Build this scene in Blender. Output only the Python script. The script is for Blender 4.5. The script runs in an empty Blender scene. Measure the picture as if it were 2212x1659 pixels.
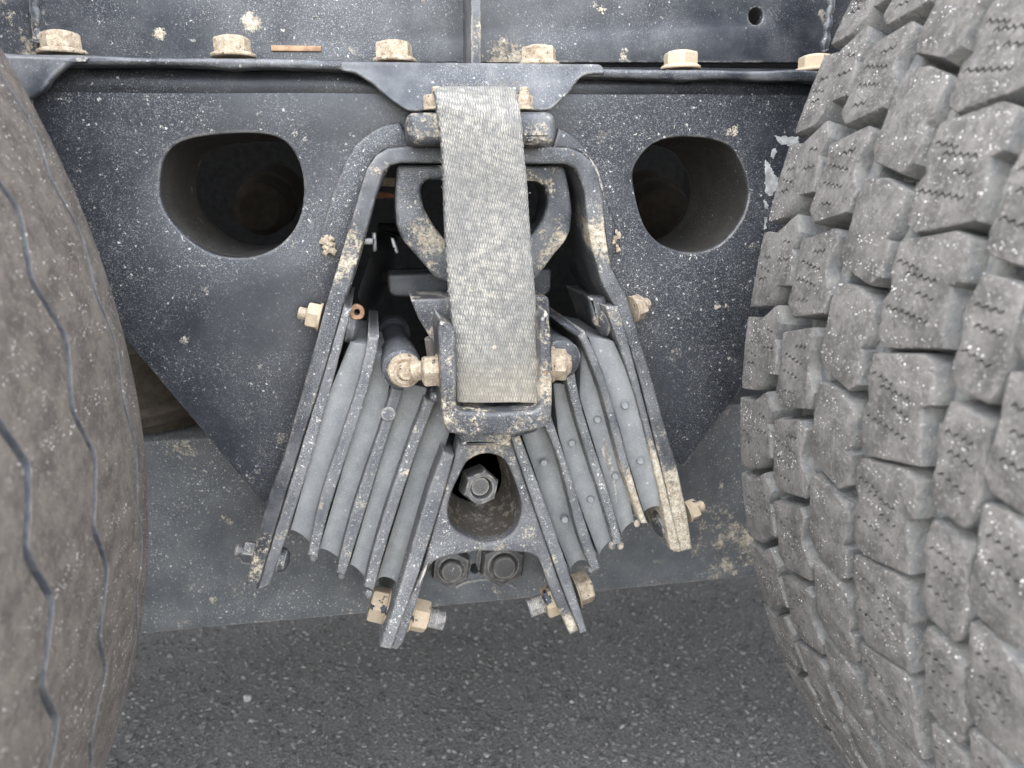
import bpy, bmesh, math, random
import numpy as np
from mathutils import Vector, Matrix, noise
random.seed(7); rng = np.random.default_rng(7)
S = bpy.context.scene
COL = S.collection
R = math.radians

# ------------------------------------------------------------------ camera
CH, YAW, PITCH, ROLL, F = 0.6216, 0.17033, 0.25847, -0.01611, 1661.0
_d = np.array([math.sin(YAW)*math.cos(PITCH), math.cos(YAW)*math.cos(PITCH), -math.sin(PITCH)])
_r0 = np.array([math.cos(YAW), -math.sin(YAW), 0.0]); _u0 = np.cross(_r0, _d)
_r = _r0*math.cos(ROLL)+_u0*math.sin(ROLL); _u = _u0*math.cos(ROLL)-_r0*math.sin(ROLL)
cam = bpy.data.cameras.new("camera"); camo = bpy.data.objects.new("camera", cam); COL.objects.link(camo)
M = Matrix.Identity(4)
for i in range(3):
    M[i][0] = _r[i]; M[i][1] = _u[i]; M[i][2] = -_d[i]
M[2][3] = CH
camo.matrix_world = M
cam.sensor_width = 36; cam.lens = 36*F/2212; cam.clip_start = 0.01; cam.clip_end = 500
cam.dof.use_dof = True; cam.dof.focus_distance = 0.54; cam.dof.aperture_fstop = 8.0
S.camera = camo

# ------------------------------------------------------------------ light
SUN_EL, SUN_AZ_VEC = R(57), Vector((-0.38, 0.45, 0))
w = bpy.data.worlds.new("World"); S.world = w; w.use_nodes = True
nt = w.node_tree; sky = nt.nodes.new("ShaderNodeTexSky"); sky.sky_type = 'NISHITA'; sky.sun_disc = False
sky.sun_elevation = SUN_EL; sky.sun_rotation = math.atan2(SUN_AZ_VEC.x, SUN_AZ_VEC.y)
sky.air_density = 1.0; sky.dust_density = 3.0
bg = nt.nodes["Background"]; bg.inputs[1].default_value = 0.14; hs = nt.nodes.new('ShaderNodeHueSaturation'); hs.inputs['Saturation'].default_value = .30   # milky haze
nt.links.new(sky.outputs[0], hs.inputs['Color']); nt.links.new(hs.outputs[0], bg.inputs[0])
sl = bpy.data.lights.new("sun", 'SUN'); so = bpy.data.objects.new("sun", sl); COL.objects.link(so)
sl.energy = 2.0; sl.angle = R(0.8); sl.color = (1, .95, .88)
sdir = SUN_AZ_VEC.normalized()*math.cos(SUN_EL)+Vector((0, 0, math.sin(SUN_EL)))
so.rotation_euler = sdir.to_track_quat('Z', 'Y').to_euler()
S.view_settings.view_transform = 'Standard'; S.view_settings.look = 'None'
S.view_settings.exposure = 4.15; S.view_settings.gamma = 1

# ------------------------------------------------------------------ helpers
def U(u, v, Y):
    q = _d + _r*((u-1106)/F) - _u*((v-829.5)/F)
    t = Y/q[1]
    return Vector((q[0]*t, Y, CH+q[2]*t))

def link(name, me, mat=None, parent=None):
    o = bpy.data.objects.new(name, me); COL.objects.link(o)
    if mat is not None and me is not None and not me.materials: me.materials.append(mat)
    if parent is not None:
        o.parent = parent; o.matrix_parent_inverse = PM[parent.name]
    return o
PM = {}
def thing(name, label, cat, loc=(0, 0, 0), group=None):
    o = bpy.data.objects.new(name, None); COL.objects.link(o); o.location = loc; o.empty_display_size = .02
    o['label'] = label; o['category'] = cat
    if group: o['group'] = group
    PM[o.name] = Matrix.Translation(Vector(loc)).inverted(); return o
def reg(o): PM[o.name] = Matrix.Identity(4); return o
def tag(o, label, cat, group=None):
    o['label'] = label; o['category'] = cat
    if group: o['group'] = group
    return o

def smooth_shade(me, ang=35):
    me.polygons.foreach_set('use_smooth', [True]*len(me.polygons))
    try: me.set_sharp_from_angle(angle=R(ang))
    except Exception: pass
    return me

def from_bm(bm, name='m', smooth=True, ang=35):
    bmesh.ops.recalc_face_normals(bm, faces=bm.faces)
    me = bpy.data.meshes.new(name); bm.to_mesh(me); bm.free()
    if smooth: smooth_shade(me, ang)
    return me

def catmull(pts, n=6, closed=True):
    P = [np.array(p, float) for p in pts]; N = len(P); out = []
    rngi = range(N) if closed else range(N-1)
    for i in rngi:
        g = (lambda k: P[k % N]) if closed else (lambda k: P[min(max(k, 0), N-1)])
        p0, p1, p2, p3 = g(i-1), g(i), g(i+1), g(i+2)
        for k in range(n):
            t = k/n
            out.append(tuple(.5*((2*p1)+(-p0+p2)*t+(2*p0-5*p1+4*p2-p3)*t*t+(-p0+3*p1-3*p2+p3)*t**3)))
    if not closed: out.append(tuple(P[-1]))
    return out
def fillet(pts, r, n=4):
    N = len(pts); out = []
    rr = r if isinstance(r, (list, tuple)) else [r]*N
    for i in range(N):
        p = np.array(pts[i], float); a = np.array(pts[i-1], float)-p; b = np.array(pts[(i+1) % N], float)-p
        la, lb = np.linalg.norm(a), np.linalg.norm(b)
        k = min(rr[i], la*.45, lb*.45)
        if k < .5: out.append(tuple(p)); continue
        A, B = p+a/la*k, p+b/lb*k
        for j in range(n+1):
            t = j/n; out.append(tuple((1-t)**2*A+2*t*(1-t)*p+t*t*B))
    return out

def plate(pts, Y, depth, bevel=.0015, holes=(), res=2, world=False):
    """solid plate: outline in picture-plane coordinates laid on the real plane y = Y, thickness going back"""
    cu = bpy.data.curves.new('c', 'CURVE'); cu.dimensions = '2D'; cu.fill_mode = 'BOTH'
    for ring in [pts]+list(holes):
        W = [(p[0], p[1]) if world else (lambda q: (q.x, q.z))(U(p[0], p[1], Y)) for p in ring]
        sp = cu.splines.new('POLY'); sp.points.add(len(W)-1); sp.use_cyclic_u = True
        sp.points.foreach_set('co', [c for q in W for c in (q[0], q[1], 0, 1)])
    b = min(bevel, depth*.45)
    cu.extrude = depth/2-b; cu.bevel_depth = b; cu.bevel_resolution = res; cu.offset = -b
    ob = bpy.data.objects.new('tmp', cu); COL.objects.link(ob)
    dg = bpy.context.evaluated_depsgraph_get(); dg.update()
    me = bpy.data.meshes.new_from_object(ob.evaluated_get(dg))
    bpy.data.objects.remove(ob); bpy.data.curves.remove(cu)
    bm = bmesh.new(); bm.from_mesh(me); bpy.data.meshes.remove(me)
    bmesh.ops.remove_doubles(bm, verts=bm.verts, dist=1e-6)
    for v in bm.verts:
        x, z, y = v.co; v.co = (x, Y+depth/2-y, z)
    return from_bm(bm, 'plate', True, 40)

def tube(path, rad, n=10, jitter=0, closed_ends=True, sx=1.0):
    """swept round tube through world points"""
    P = [Vector(p) for p in path]; bm = bmesh.new(); rings = []
    for i, p in enumerate(P):
        t = (P[min(i+1, len(P)-1)]-P[max(i-1, 0)]).normalized()
        a = t.orthogonal().normalized() if i == 0 else (pa-t*pa.dot(t)).normalized()
        pa = a; b = t.cross(a)
        r = (rad(i/(len(P)-1)) if callable(rad) else rad)*(1+jitter*(random.random()-.5)*2)
        rings.append([bm.verts.new(p+(a*math.cos(2*math.pi*k/n)*sx+b*math.sin(2*math.pi*k/n))*r) for k in range(n)])
    for A, B in zip(rings, rings[1:]):
        for k in range(n): bm.faces.new((A[k], A[(k+1) % n], B[(k+1) % n], B[k]))
    if closed_ends: bm.faces.new(rings[0][::-1]); bm.faces.new(rings[-1])
    return from_bm(bm, 'tube', True, 50)

def frame_to(axis, origin):
    return Matrix.Translation(Vector(origin)) @ Vector(axis).to_track_quat('Z', 'Y').to_matrix().to_4x4()

def revolve(profile, n=32, M4=None, wob=0, hexs=()):
    """profile: list of (r, z[, 'hex']) along local Z"""
    bm = bmesh.new(); rings = []
    for pr in profile:
        r, z = pr[0], pr[1]; hx = len(pr) > 2
        if r < 1e-6: rings.append([bm.verts.new((0, 0, z))]); continue
        ring = []
        for k in range(n):
            a = 2*math.pi*k/n; q = r
            if hx:
                m = (a % (math.pi/3))-math.pi/6; q = r*math.cos(math.pi/6)/math.cos(m)
            if wob: q *= 1+wob*noise.noise(Vector((math.cos(a)*1.7, math.sin(a)*1.7, z*300)))
            ring.append(bm.verts.new((q*math.cos(a), q*math.sin(a), z)))
        rings.append(ring)
    for A, B in zip(rings, rings[1:]):
        if len(A) == 1 and len(B) == 1: continue
        if len(A) == 1:
            for k in range(n): bm.faces.new((A[0], B[k], B[(k+1) % n]))
        elif len(B) == 1:
            for k in range(n): bm.faces.new((A[k], A[(k+1) % n], B[0]))
        else:
            for k in range(n): bm.faces.new((A[k], A[(k+1) % n], B[(k+1) % n], B[k]))
    if M4 is not None: bmesh.ops.transform(bm, matrix=M4, verts=bm.verts)
    return from_bm(bm, 'rev', True, 32)

def hexhead(af, h, fl_r=0, fl_h=0, washer=0, dome=0):
    """hex head on a flange, base at z=0 growing to +z"""
    r = af/2/math.cos(math.pi/6); P = [(0, 0)]; z = 0
    if fl_r:
        P += [(fl_r*.97, 0), (fl_r, fl_h*.25), (fl_r*.98, fl_h*.6), (r*.98, fl_h)]; z = fl_h
    P += [(r, z, 1), (r, z+h*.82, 1), (r*.93, z+h*.95, 1), (af/2*.86, z+h), (af/2*.6, z+h+dome), (0, z+h+dome*1.2)]
    return P
def stub(r, h, pitch=.0015):
    P = [(0, 0)]; z = 0
    while z < h:
        P += [(r*.93, z), (r, z+pitch*.45), (r, z+pitch*.6), (r*.93, z+pitch*.98)]; z += pitch
    P += [(r*.8, z+.0005), (0, z+.0006)]
    return P

def boxm(c, size, bevel=.002, M4=None):
    bm = bmesh.new(); bmesh.ops.create_cube(bm, size=1)
    for v in bm.verts: v.co = Vector((v.co.x*size[0], v.co.y*size[1], v.co.z*size[2]))
    if bevel: bmesh.ops.bevel(bm, geom=bm.edges[:], offset=bevel, segments=2, affect='EDGES', profile=.5)
    if M4 is not None: bmesh.ops.transform(bm, matrix=M4, verts=bm.verts)
    bmesh.ops.translate(bm, vec=Vector(c), verts=bm.verts)
    return from_bm(bm, 'box', True, 40)

def lump(c, r, sq=(1, 1, 1), seed=0, amp=.4, sub=3):
    bm = bmesh.new(); bmesh.ops.create_icosphere(bm, subdivisions=sub, radius=1)
    for v in bm.verts:
        n = 1+amp*noise.noise(v.co*1.6+Vector((seed, 0, 0)))+amp*.5*noise.noise(v.co*4+Vector((0, seed, 0)))
        v.co = Vector((v.co.x*sq[0]*r*n, v.co.y*sq[1]*r*n, v.co.z*sq[2]*r*n))+Vector(c)
    return from_bm(bm, 'lump', True, 60)

# ------------------------------------------------------------------ materials
class NB:
    def __init__(s, name):
        s.m = bpy.data.materials.new(name); s.m.use_nodes = True; s.t = s.m.node_tree; s.n = s.t.nodes
        s.p = s.n["Principled BSDF"]
        s.tc = s.n.new("ShaderNodeTexCoord").outputs['Object']; s.pos = s.n.new("ShaderNodeNewGeometry").outputs['Position']
    def new(s, ty, **kw):
        x = s.n.new(ty)
        for k, v in kw.items(): setattr(x, k, v)
        return x
    def L(s, a, b):
        if isinstance(a, (int, float)): b.default_value = a
        elif isinstance(a, tuple): b.default_value = a if len(a) == 4 else (*a, 1)
        else: s.t.links.new(a, b)
    def noise(s, scale, detail=4, rough=.55, vec=None, dist=0):
        x = s.new("ShaderNodeTexNoise"); x.inputs['Scale'].default_value = scale; x.inputs['Detail'].default_value = detail
        x.inputs['Roughness'].default_value = rough; x.inputs['Distortion'].default_value = dist
        s.L(vec if vec is not None else s.tc, x.inputs['Vector']); return x.outputs['Fac']
    def ncol(s, scale, vec=None):
        x = s.new("ShaderNodeTexNoise"); x.inputs['Scale'].default_value = scale; s.L(vec if vec is not None else s.tc, x.inputs['Vector']); return x.outputs['Color']
    def vor(s, scale, vec=None, rand=1):
        x = s.new("ShaderNodeTexVoronoi"); x.inputs['Scale'].default_value = scale; x.inputs['Randomness'].default_value = rand
        s.L(vec if vec is not None else s.tc, x.inputs['Vector']); return x
    def math(s, op, a, b=0.0, clamp=False):
        x = s.new("ShaderNodeMath", operation=op, use_clamp=clamp); s.L(a, x.inputs[0]); s.L(b, x.inputs[1]); return x.outputs[0]
    def ramp(s, a, lo, hi, o0=0.0, o1=1.0):
        x = s.new("ShaderNodeMapRange"); x.interpolation_type = 'SMOOTHSTEP'; s.L(a, x.inputs[0])
        x.inputs[1].default_value = lo; x.inputs[2].default_value = hi; x.inputs[3].default_value = o0; x.inputs[4].default_value = o1
        return x.outputs[0]
    def mix(s, f, a, b):
        x = s.new("ShaderNodeMix", data_type='RGBA'); s.L(f, x.inputs[0]); s.L(a, x.inputs[6]); s.L(b, x.inputs[7]); return x.outputs[2]
    def sep(s, c, i):
        x = s.new("ShaderNodeSeparateColor"); s.L(c, x.inputs[0]); return x.outputs[i]
    def warp(s, scale, amt, vec=None):
        v = vec if vec is not None else s.tc
        c = s.ncol(scale, v); a = s.new("ShaderNodeVectorMath", operation='SUBTRACT'); s.L(c, a.inputs[0]); a.inputs[1].default_value = (.5, .5, .5)
        b = s.new("ShaderNodeVectorMath", operation='SCALE'); s.L(a.outputs[0], b.inputs[0]); b.inputs['Scale'].default_value = amt
        e = s.new("ShaderNodeVectorMath", operation='ADD'); s.L(v, e.inputs[0]); s.L(b.outputs[0], e.inputs[1]); return e.outputs[0]
    def scalev(s, x, y, z, vec=None):
        e = s.new("ShaderNodeVectorMath", operation='MULTIPLY'); s.L(vec if vec is not None else s.tc, e.inputs[0]); e.inputs[1].default_value = (x, y, z); return e.outputs[0]
    def offs(s):
        """per-object offset so copies do not repeat"""
        oi = s.new("ShaderNodeObjectInfo"); sc = s.math('MULTIPLY', oi.outputs['Random'], 7.3)
        e = s.new("ShaderNodeVectorMath", operation='ADD'); s.L(s.tc, e.inputs[0]); s.L(sc, e.inputs[1]); s.tc = e.outputs[0]; return oi.outputs['Random']
    def specks(s, cell, rmax, dens, wamt=.3):
        """random round-ish flecks: cell size m, largest radius as share of cell, share of cells that carry one"""
        v = s.vor(1/cell, s.warp(2.2/cell, cell*wamt))
        d = v.outputs['Distance']; rnd = s.sep(v.outputs['Color'], 0)
        rad = s.math('MULTIPLY', s.ramp(rnd, 1-dens, 1, 0.0, 1.0), rmax)
        return s.math('MULTIPLY', s.math('SUBTRACT', rad, d), 8/rmax, True)
    def edge(s, rad=.002):
        b = s.new("ShaderNodeBevel"); b.samples = 4; b.inputs[0].default_value = rad
        g = s.new("ShaderNodeNewGeometry"); dp = s.new("ShaderNodeVectorMath", operation='DOT_PRODUCT')
        s.L(b.outputs[0], dp.inputs[0]); s.L(g.outputs['Normal'], dp.inputs[1]); return s.math('SUBTRACT', 1, dp.outputs['Value'])
    def bump(s, h, strength=.3, dist=.001, prev=None):
        b = s.new("ShaderNodeBump"); b.inputs['Strength'].default_value = strength; b.inputs['Distance'].default_value = dist
        s.L(h, b.inputs['Height'])
        if prev is not None: s.L(prev, b.inputs['Normal'])
        return b.outputs[0]
    def out(s, col, rough, normal=None, metal=0.0, spec=.5):
        s.L(col, s.p.inputs['Base Color']); s.L(rough, s.p.inputs['Roughness']); s.L(metal, s.p.inputs['Metallic'])
        s.p.inputs['Specular IOR Level'].default_value = spec
        if normal is not None: s.L(normal, s.p.inputs['Normal'])
        return s.m

TAN = (.52, .44, .32); PALE = (.60, .57, .50); MUD = (.40, .31, .20); RUST = (.34, .17, .08)
def black_paint(name, base=(.0110, .0134, .0182), film=.35, fine=.5, mid=.35, big=.25, edge=.5, mud=0.0, rust=0.0, rough=.42, peel=.15, spots=()):
    b = NB(name); b.offs()
    vn = b.noise(35, 5, .6)
    filmc = (.135, .134, .132)
    c = b.mix(b.math('MULTIPLY', b.ramp(vn, .3, .75), film), base, filmc)
    patch = b.ramp(b.noise(9, 6, .7), .36, .66, .12, 1.15)
    wv = b.warp(300, .0012)
    f1 = b.ramp(b.noise(1150, 3, .75, wv), .555-fine*.05, .64-fine*.04)          # dust grain
    f2 = b.ramp(b.noise(430, 5, .75, wv), .645-fine*.04, .685-fine*.04)           # small irregular flecks
    c = b.mix(b.math('MULTIPLY', b.math('MULTIPLY', f1, .55), patch), c, (.27, .268, .26))
    c = b.mix(b.math('MULTIPLY', b.math('MULTIPLY', f2, .9), patch), c, PALE)
    s1 = b.specks(.0026, .34, fine*.13, 1.0); s2 = b.specks(.0075, .20, mid*.5, 1.0); s3 = b.specks(.020, .25, big, .9)
    s1 = b.math('MULTIPLY', s1, patch); s2 = b.math('MULTIPLY', s2, patch); s3 = b.math('MULTIPLY', s3, b.ramp(b.noise(11, 2), .42, .6))
    c = b.mix(b.math('MULTIPLY', s1, .8), c, (.62, .60, .55))
    gr = b.ramp(b.noise(520, 4, .75), .42, .58)
    c = b.mix(b.math('MULTIPLY', b.math('MULTIPLY', s2, gr), .9), c, (.58, .53, .44))
    c = b.mix(b.math('MULTIPLY', b.math('MULTIPLY', s3, gr), .85), c, TAN)
    msk = b.math('ADD', s2, s3, True)
    if mud or spots:
        extra = 0.0
        for (px, py, pY, rr, amt) in spots:       # caked stains at fixed places
            cpt = U(px, py, pY); ds = b.new("ShaderNodeVectorMath", operation='DISTANCE'); b.L(b.pos, ds.inputs[0]); ds.inputs[1].default_value = cpt
            extra = b.math('ADD', extra, b.ramp(ds.outputs['Value'], rr, rr*.15, 0, amt))
        mm = b.ramp(b.math('ADD', extra, b.math('ADD', b.math('MULTIPLY', b.noise(38, 6, .68), .8), b.math('MULTIPLY', b.noise(420, 4, .75), .5))), .84-mud*.30, .93-mud*.24)
        c = b.mix(b.math('MULTIPLY', mm, b.ramp(b.noise(700, 4, .8), .40, .52, .35, .95)), c, b.mix(b.ramp(b.noise(160, 5, .75), .3, .7), (.25, .19, .12), (.58, .51, .39))); msk = b.math('ADD', msk, mm, True)
    if rust:
        rm = b.ramp(b.noise(45, 6, .7, b.scalev(1, 1, 1)), .72-rust*.25, .8-rust*.22)
        c = b.mix(rm, c, b.mix(b.noise(260, 4, .7), (.22, .10, .045), (.52, .33, .15))); msk = b.math('ADD', msk, rm, True)
    if edge:
        e = b.math('MULTIPLY', b.ramp(b.edge(.0028), .012, .13), b.ramp(b.noise(120, 4, .7), .60-edge*.3, .72-edge*.2))
        c = b.mix(b.math('MULTIPLY', e, .85), c, b.mix(b.noise(60), (.50, .42, .31), (.36, .36, .36)))
        msk = b.math('ADD', msk, b.math('MULTIPLY', e, .7), True)
    r = b.ramp(msk, 0, 1, rough, .9)
    r = b.math('ADD', r, b.math('MULTIPLY', b.math('SUBTRACT', b.noise(200, 3), .5), .25), True)
    nrm = b.bump(b.noise(700, 3, .6), peel, .0006)
    nrm = b.bump(msk, .35, .0006, nrm)
    return b.out(c, r, nrm)

def rusty(name, dust=.5, tint=0.0):
    b = NB(name); b.offs()
    n1 = b.noise(160, 6, .7); n2 = b.noise(700, 4, .7)
    c = b.mix(b.ramp(n1, .35, .65), (.29, .225, .155), (.45, .375, .275))
    c = b.mix(b.ramp(n2, .48, .72), c, (.56, .48, .36))
    c = b.mix(b.math('MULTIPLY', b.ramp(b.noise(190, 6, .75), .50, .60), .85-dust*.45), c, (.17, .10, .06))
    c = b.mix(b.math('MULTIPLY', b.specks(.0032, .34, .5, .9), .85), c, (.05, .042, .035))
    nrm = b.bump(b.math('ADD', n2, b.math('MULTIPLY', n1, .9)), .9, .0016)
    return b.out(c, .92, nrm, 0, .25)

def flaked(name):
    """black paint flaking off tan dusty rust"""
    b = NB(name); b.offs()
    n1 = b.noise(62, 7, .62); m = b.ramp(n1, .585, .61)
    c = b.mix(m, b.mix(b.noise(600, 4, .7), (.27, .20, .13), (.50, .41, .29)), b.mix(b.specks(.002, .3, .4), (.022, .026, .034), PALE))
    r = b.ramp(m, 0, 1, .92, .42)
    nrm = b.bump(m, .8, .0006, b.bump(b.noise(700, 3, .7), .5, .0007))
    return b.out(c, r, nrm, 0, .4)

M_PLATE = black_paint("black_paint_plate", film=.12, fine=.62, mid=.65, big=.42, edge=.8)
M_BEND = black_paint("black_paint_bend", film=.25, fine=.3, mid=.2, big=.1, edge=0, rough=.36)
M_FRAME = black_paint("black_paint_frame", film=.34, fine=.45, mid=.6, big=.46, edge=.45, mud=.12, spots=[(1085, 112, .60, .028, .24), (20, 90, .60, .05, .16), (545, 45, .6, .012, .3), (345, 70, .6, .008, .25), (960, 90, .6, .02, .14)])
M_GUS = black_paint("gusset_paint", film=.8, fine=.6, mid=.6, big=.5, edge=.8, mud=.42, rust=.45)
M_TAB = black_paint("black_paint_tab", film=.75, fine=.4, mid=.3, big=.15, edge=.55, rough=.36)
M_ARCH = black_paint("black_paint_arch", film=.6, fine=1.0, mid=.5, big=.4, edge=.7, mud=.34, rough=.5, spots=[(1478, 1130, .54, .11, .25), (1285, 500, .54, .035, .16), (545, 1240, .54, .05, .1), (730, 560, .54, .04, .1)])
M_CAST = black_paint("black_cast", film=.75, fine=.5, mid=.55, big=.5, edge=.6, mud=.34, peel=.9, spots=[(1190, 560, .55, .05, .14), (900, 540, .55, .04, .1), (1150, 400, .55, .03, .12)])
M_BAR = black_paint("black_cast_bar", film=.7, fine=.6, mid=.6, big=.6, edge=.5, mud=.55, peel=.35)
M_BUCKET = black_paint("black_cast_bucket", film=.5, fine=.7, mid=.5, big=.6, edge=.9, mud=.55, rust=.34, peel=.6, spots=[(1185, 800, .48, .04, .12), (1080, 945, .51, .03, .1)])
M_WEDGE = black_paint("grey_cast_wedge", base=(.04, .041, .045), film=.8, fine=1.1, mid=.5, big=.35, edge=.9, mud=.36, rough=.6, spots=[(1100, 1150, .53, .04, .08), (1245, 1350, .53, .05, .12), (1050, 960, .53, .03, .14)])
M_SPLATE = black_paint("spring_plate_steel", base=(.06, .062, .066), film=1.0, fine=1.4, mid=.8, big=.5, edge=.8, mud=.2, rough=.7, peel=.7)
M_SPLATE_R = black_paint("spring_plate_tan", base=(.05, .052, .056), film=1.0, fine=1.3, mid=.75, big=.6, edge=.8, mud=.42, rust=.1, rough=.7, peel=.5, spots=[(1450, 1090, .54, .10, .17), (1370, 1100, .54, .06, .14)])
M_BEAM = black_paint("beam_steel", base=(.055, .058, .061), film=.5, fine=1.1, mid=.8, big=.35, edge=1.0, mud=.28, rough=.65, spots=[(1575, 1190, .655, .07, .14), (420, 960, .655, .04, .1)])
M_CAVE = black_paint("cavity_steel", base=(.13, .105, .078), film=.4, fine=.2, mid=.4, big=.5, edge=.3, mud=.55, rust=.2, rough=.8)
M_TUBE = black_paint("hole_tube_steel", base=(.055, .046, .036), film=.25, fine=.2, mid=.15, big=.1, edge=.0, mud=.2, rough=.8)
M_BOSS = black_paint("black_rubber_boss", base=(.022, .024, .028), film=.45, fine=.4, mid=.2, big=.1, edge=.2, mud=.1, rough=.6)
M_HEX = black_paint("dark_hex", base=(.045, .04, .036), film=.4, fine=.1, mid=.1, big=.1, edge=.7, rust=.12, rough=.5)
M_RUST = rusty("rusty_bolt", .6); M_RUST2 = rusty("dusty_tan_bolt", 1.0); M_FLAKE = flaked("flaked_bolt")
M_MUD = rusty("caked_mud", 1.0)

def rubber_mat():
    b = NB("grey_spring_rubber"); b.offs()
    c = b.mix(b.ramp(b.noise(60, 6, .7), .3, .7), (.165, .168, .165), (.225, .225, .216))
    c = b.mix(b.math('MULTIPLY', b.ramp(b.noise(800, 3, .8), .5, .68), .6), c, (.30, .297, .285))
    c = b.mix(b.math('MULTIPLY', b.specks(.008, .14, .5), .7), c, (.40, .39, .37))
    c = b.mix(b.math('MULTIPLY', b.ramp(b.noise(24, 5, .7), .52, .72), .6), c, (.145, .13, .105))
    return b.out(c, .85, b.bump(b.noise(900, 3), .25, .0005), 0, .3)
M_RUB = rubber_mat()

def strap_mat():
    b = NB("woven_strap")
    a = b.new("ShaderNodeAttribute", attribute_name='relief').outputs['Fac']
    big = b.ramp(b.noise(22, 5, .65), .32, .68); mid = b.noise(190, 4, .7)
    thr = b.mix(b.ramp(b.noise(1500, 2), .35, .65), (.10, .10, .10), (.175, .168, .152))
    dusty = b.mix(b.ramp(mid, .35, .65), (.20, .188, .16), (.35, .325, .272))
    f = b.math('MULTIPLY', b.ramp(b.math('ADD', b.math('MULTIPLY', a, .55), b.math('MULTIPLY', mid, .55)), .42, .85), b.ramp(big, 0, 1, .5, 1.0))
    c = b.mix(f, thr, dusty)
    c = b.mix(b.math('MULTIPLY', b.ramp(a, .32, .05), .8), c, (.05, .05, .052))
    sz = b.new('ShaderNodeSeparateXYZ'); b.L(b.pos, sz.inputs[0])
    soil = b.math('MULTIPLY', b.ramp(b.math('ADD', sz.outputs[2], b.math('MULTIPLY', b.noise(30, 4), .05)), .555, .475), .45)      # mud soaked in above the holder
    c = b.mix(soil, c, (.25, .205, .14))
    c = b.mix(b.math('MULTIPLY', b.specks(.012, .2, .2), .5), c, (.5, .42, .3))
    return b.out(c, .95, b.bump(b.noise(2600, 2), .5, .0004), 0, .15)
M_STRAP = strap_mat()

def tyre_mat(name, top, groove, glint):
    b = NB(name); b.offs()
    a = b.new("ShaderNodeAttribute", attribute_name='wear').outputs['Fac']      # 1 on the worn running face, 0 in grooves
    n1 = b.noise(70, 5, .65); n2 = b.noise(420, 4, .7)
    t = b.mix(b.ramp(n1, .3, .7), tuple(x*.62 for x in top), tuple(x*1.4 for x in top))
    t = b.mix(b.math('MULTIPLY', b.ramp(n2, .50, .68), .75), t, tuple(x*1.9 for x in top))
    t = b.mix(b.math('MULTIPLY', b.ramp(b.noise(500, 3, .7), .52, .40), .0), t, tuple(x*.3 for x in top))
    t = b.mix(b.math('MULTIPLY', b.ramp(b.noise(240, 5, .8), .46, .30), .85), t, tuple(x*.40 for x in top))
    g = b.mix(b.ramp(b.noise(95, 6, .75), .38, .62), tuple(x*.72 for x in groove), (groove[0]*1.3, groove[1]*1.22, groove[2]*1.05))
    c = b.mix(a, g, t)
    cl = b.ramp(b.noise(52, 4, .65), .42, .60)
    s = b.math('MULTIPLY', b.specks(.0014, .34, .42, .9), b.math('MULTIPLY', a, cl))
    c = b.mix(b.math('MULTIPLY', s, glint), c, (.88, .84, .78))  # glints painted into the colour as near-white flecks
    h = b.math('ADD', n2, b.math('MULTIPLY', b.noise(1100, 2, .7), .6))
    return b.out(c, b.ramp(s, 0, 1, .78, .35), b.bump(b.noise(210, 5, .8), .15, .001, b.bump(h, 1.0, .0011)), 0, .4)
M_TYR = tyre_mat("dusty_lug_tread", (.118, .108, .098), (.150, .155, .158), 1.0)
M_TYL = tyre_mat("dusty_rib_tread", (.108, .091, .076), (.085, .091, .106), .95)

def plain(name, c, rough=.6, metal=0.0, var=.3):
    b = NB(name); n = b.noise(120, 5, .65)
    return b.out(b.mix(b.ramp(n, .3, .7), tuple(x*(1-var) for x in c), tuple(min(1, x*(1+var)) for x in c)), rough, b.bump(b.noise(500), .3, .0006), metal)
M_DARK = plain("dark_underbody", (.008, .0078, .0075), .9, 0, .5); M_DARK.node_tree.nodes["Principled BSDF"].inputs["Specular IOR Level"].default_value = .12
M_CHROME = plain("bright_steel", (.32, .325, .335), .4, 1.0, .3)
M_ORANGE = plain("rust_orange", (.28, .12, .07), .9)
M_WHITE = plain("white_chip", (.33, .325, .305), .7, 0, .4)
M_TRUNK = plain("rubber_hose", (.012, .012, .013), .5)
M_OCHRE = plain("rusty_ring", (.22, .125, .07), .9, 0, .4)

def road_mat(stone):
    b = NB("asphalt_stone" if stone else "asphalt_binder")
    if stone:
        r = b.new("ShaderNodeAttribute", attribute_name='tone').outputs['Fac']
        c = b.mix(b.ramp(r, .1, .85), (.075, .069, .063), (.165, .155, .14)); c = b.mix(b.ramp(r, .975, .99), c, (.27, .258, .238))
        c = b.mix(b.math('MULTIPLY', b.ramp(b.noise(900, 3), .5, .8), .5), c, (.22, .21, .195))
        return b.out(c, .8, b.bump(b.noise(900, 3), .5, .0006))
    c = b.mix(b.ramp(b.noise(260, 5, .7), .35, .7), (.085, .081, .075), (.25, .238, .22))
    c = b.mix(b.math('MULTIPLY', b.ramp(b.noise(3, 4), .4, .7), .4), c, (.13, .125, .118))
    return b.out(c, .9, b.bump(b.noise(320, 5, .7), .9, .004))
M_OCHRE2 = plain("rust_slot", (.27, .165, .095), .9, 0, .4)
M_STONEP = plain("pale_stone", (.26, .25, .23), .9)
M_ROAD = road_mat(False); M_STONE = road_mat(True)

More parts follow.
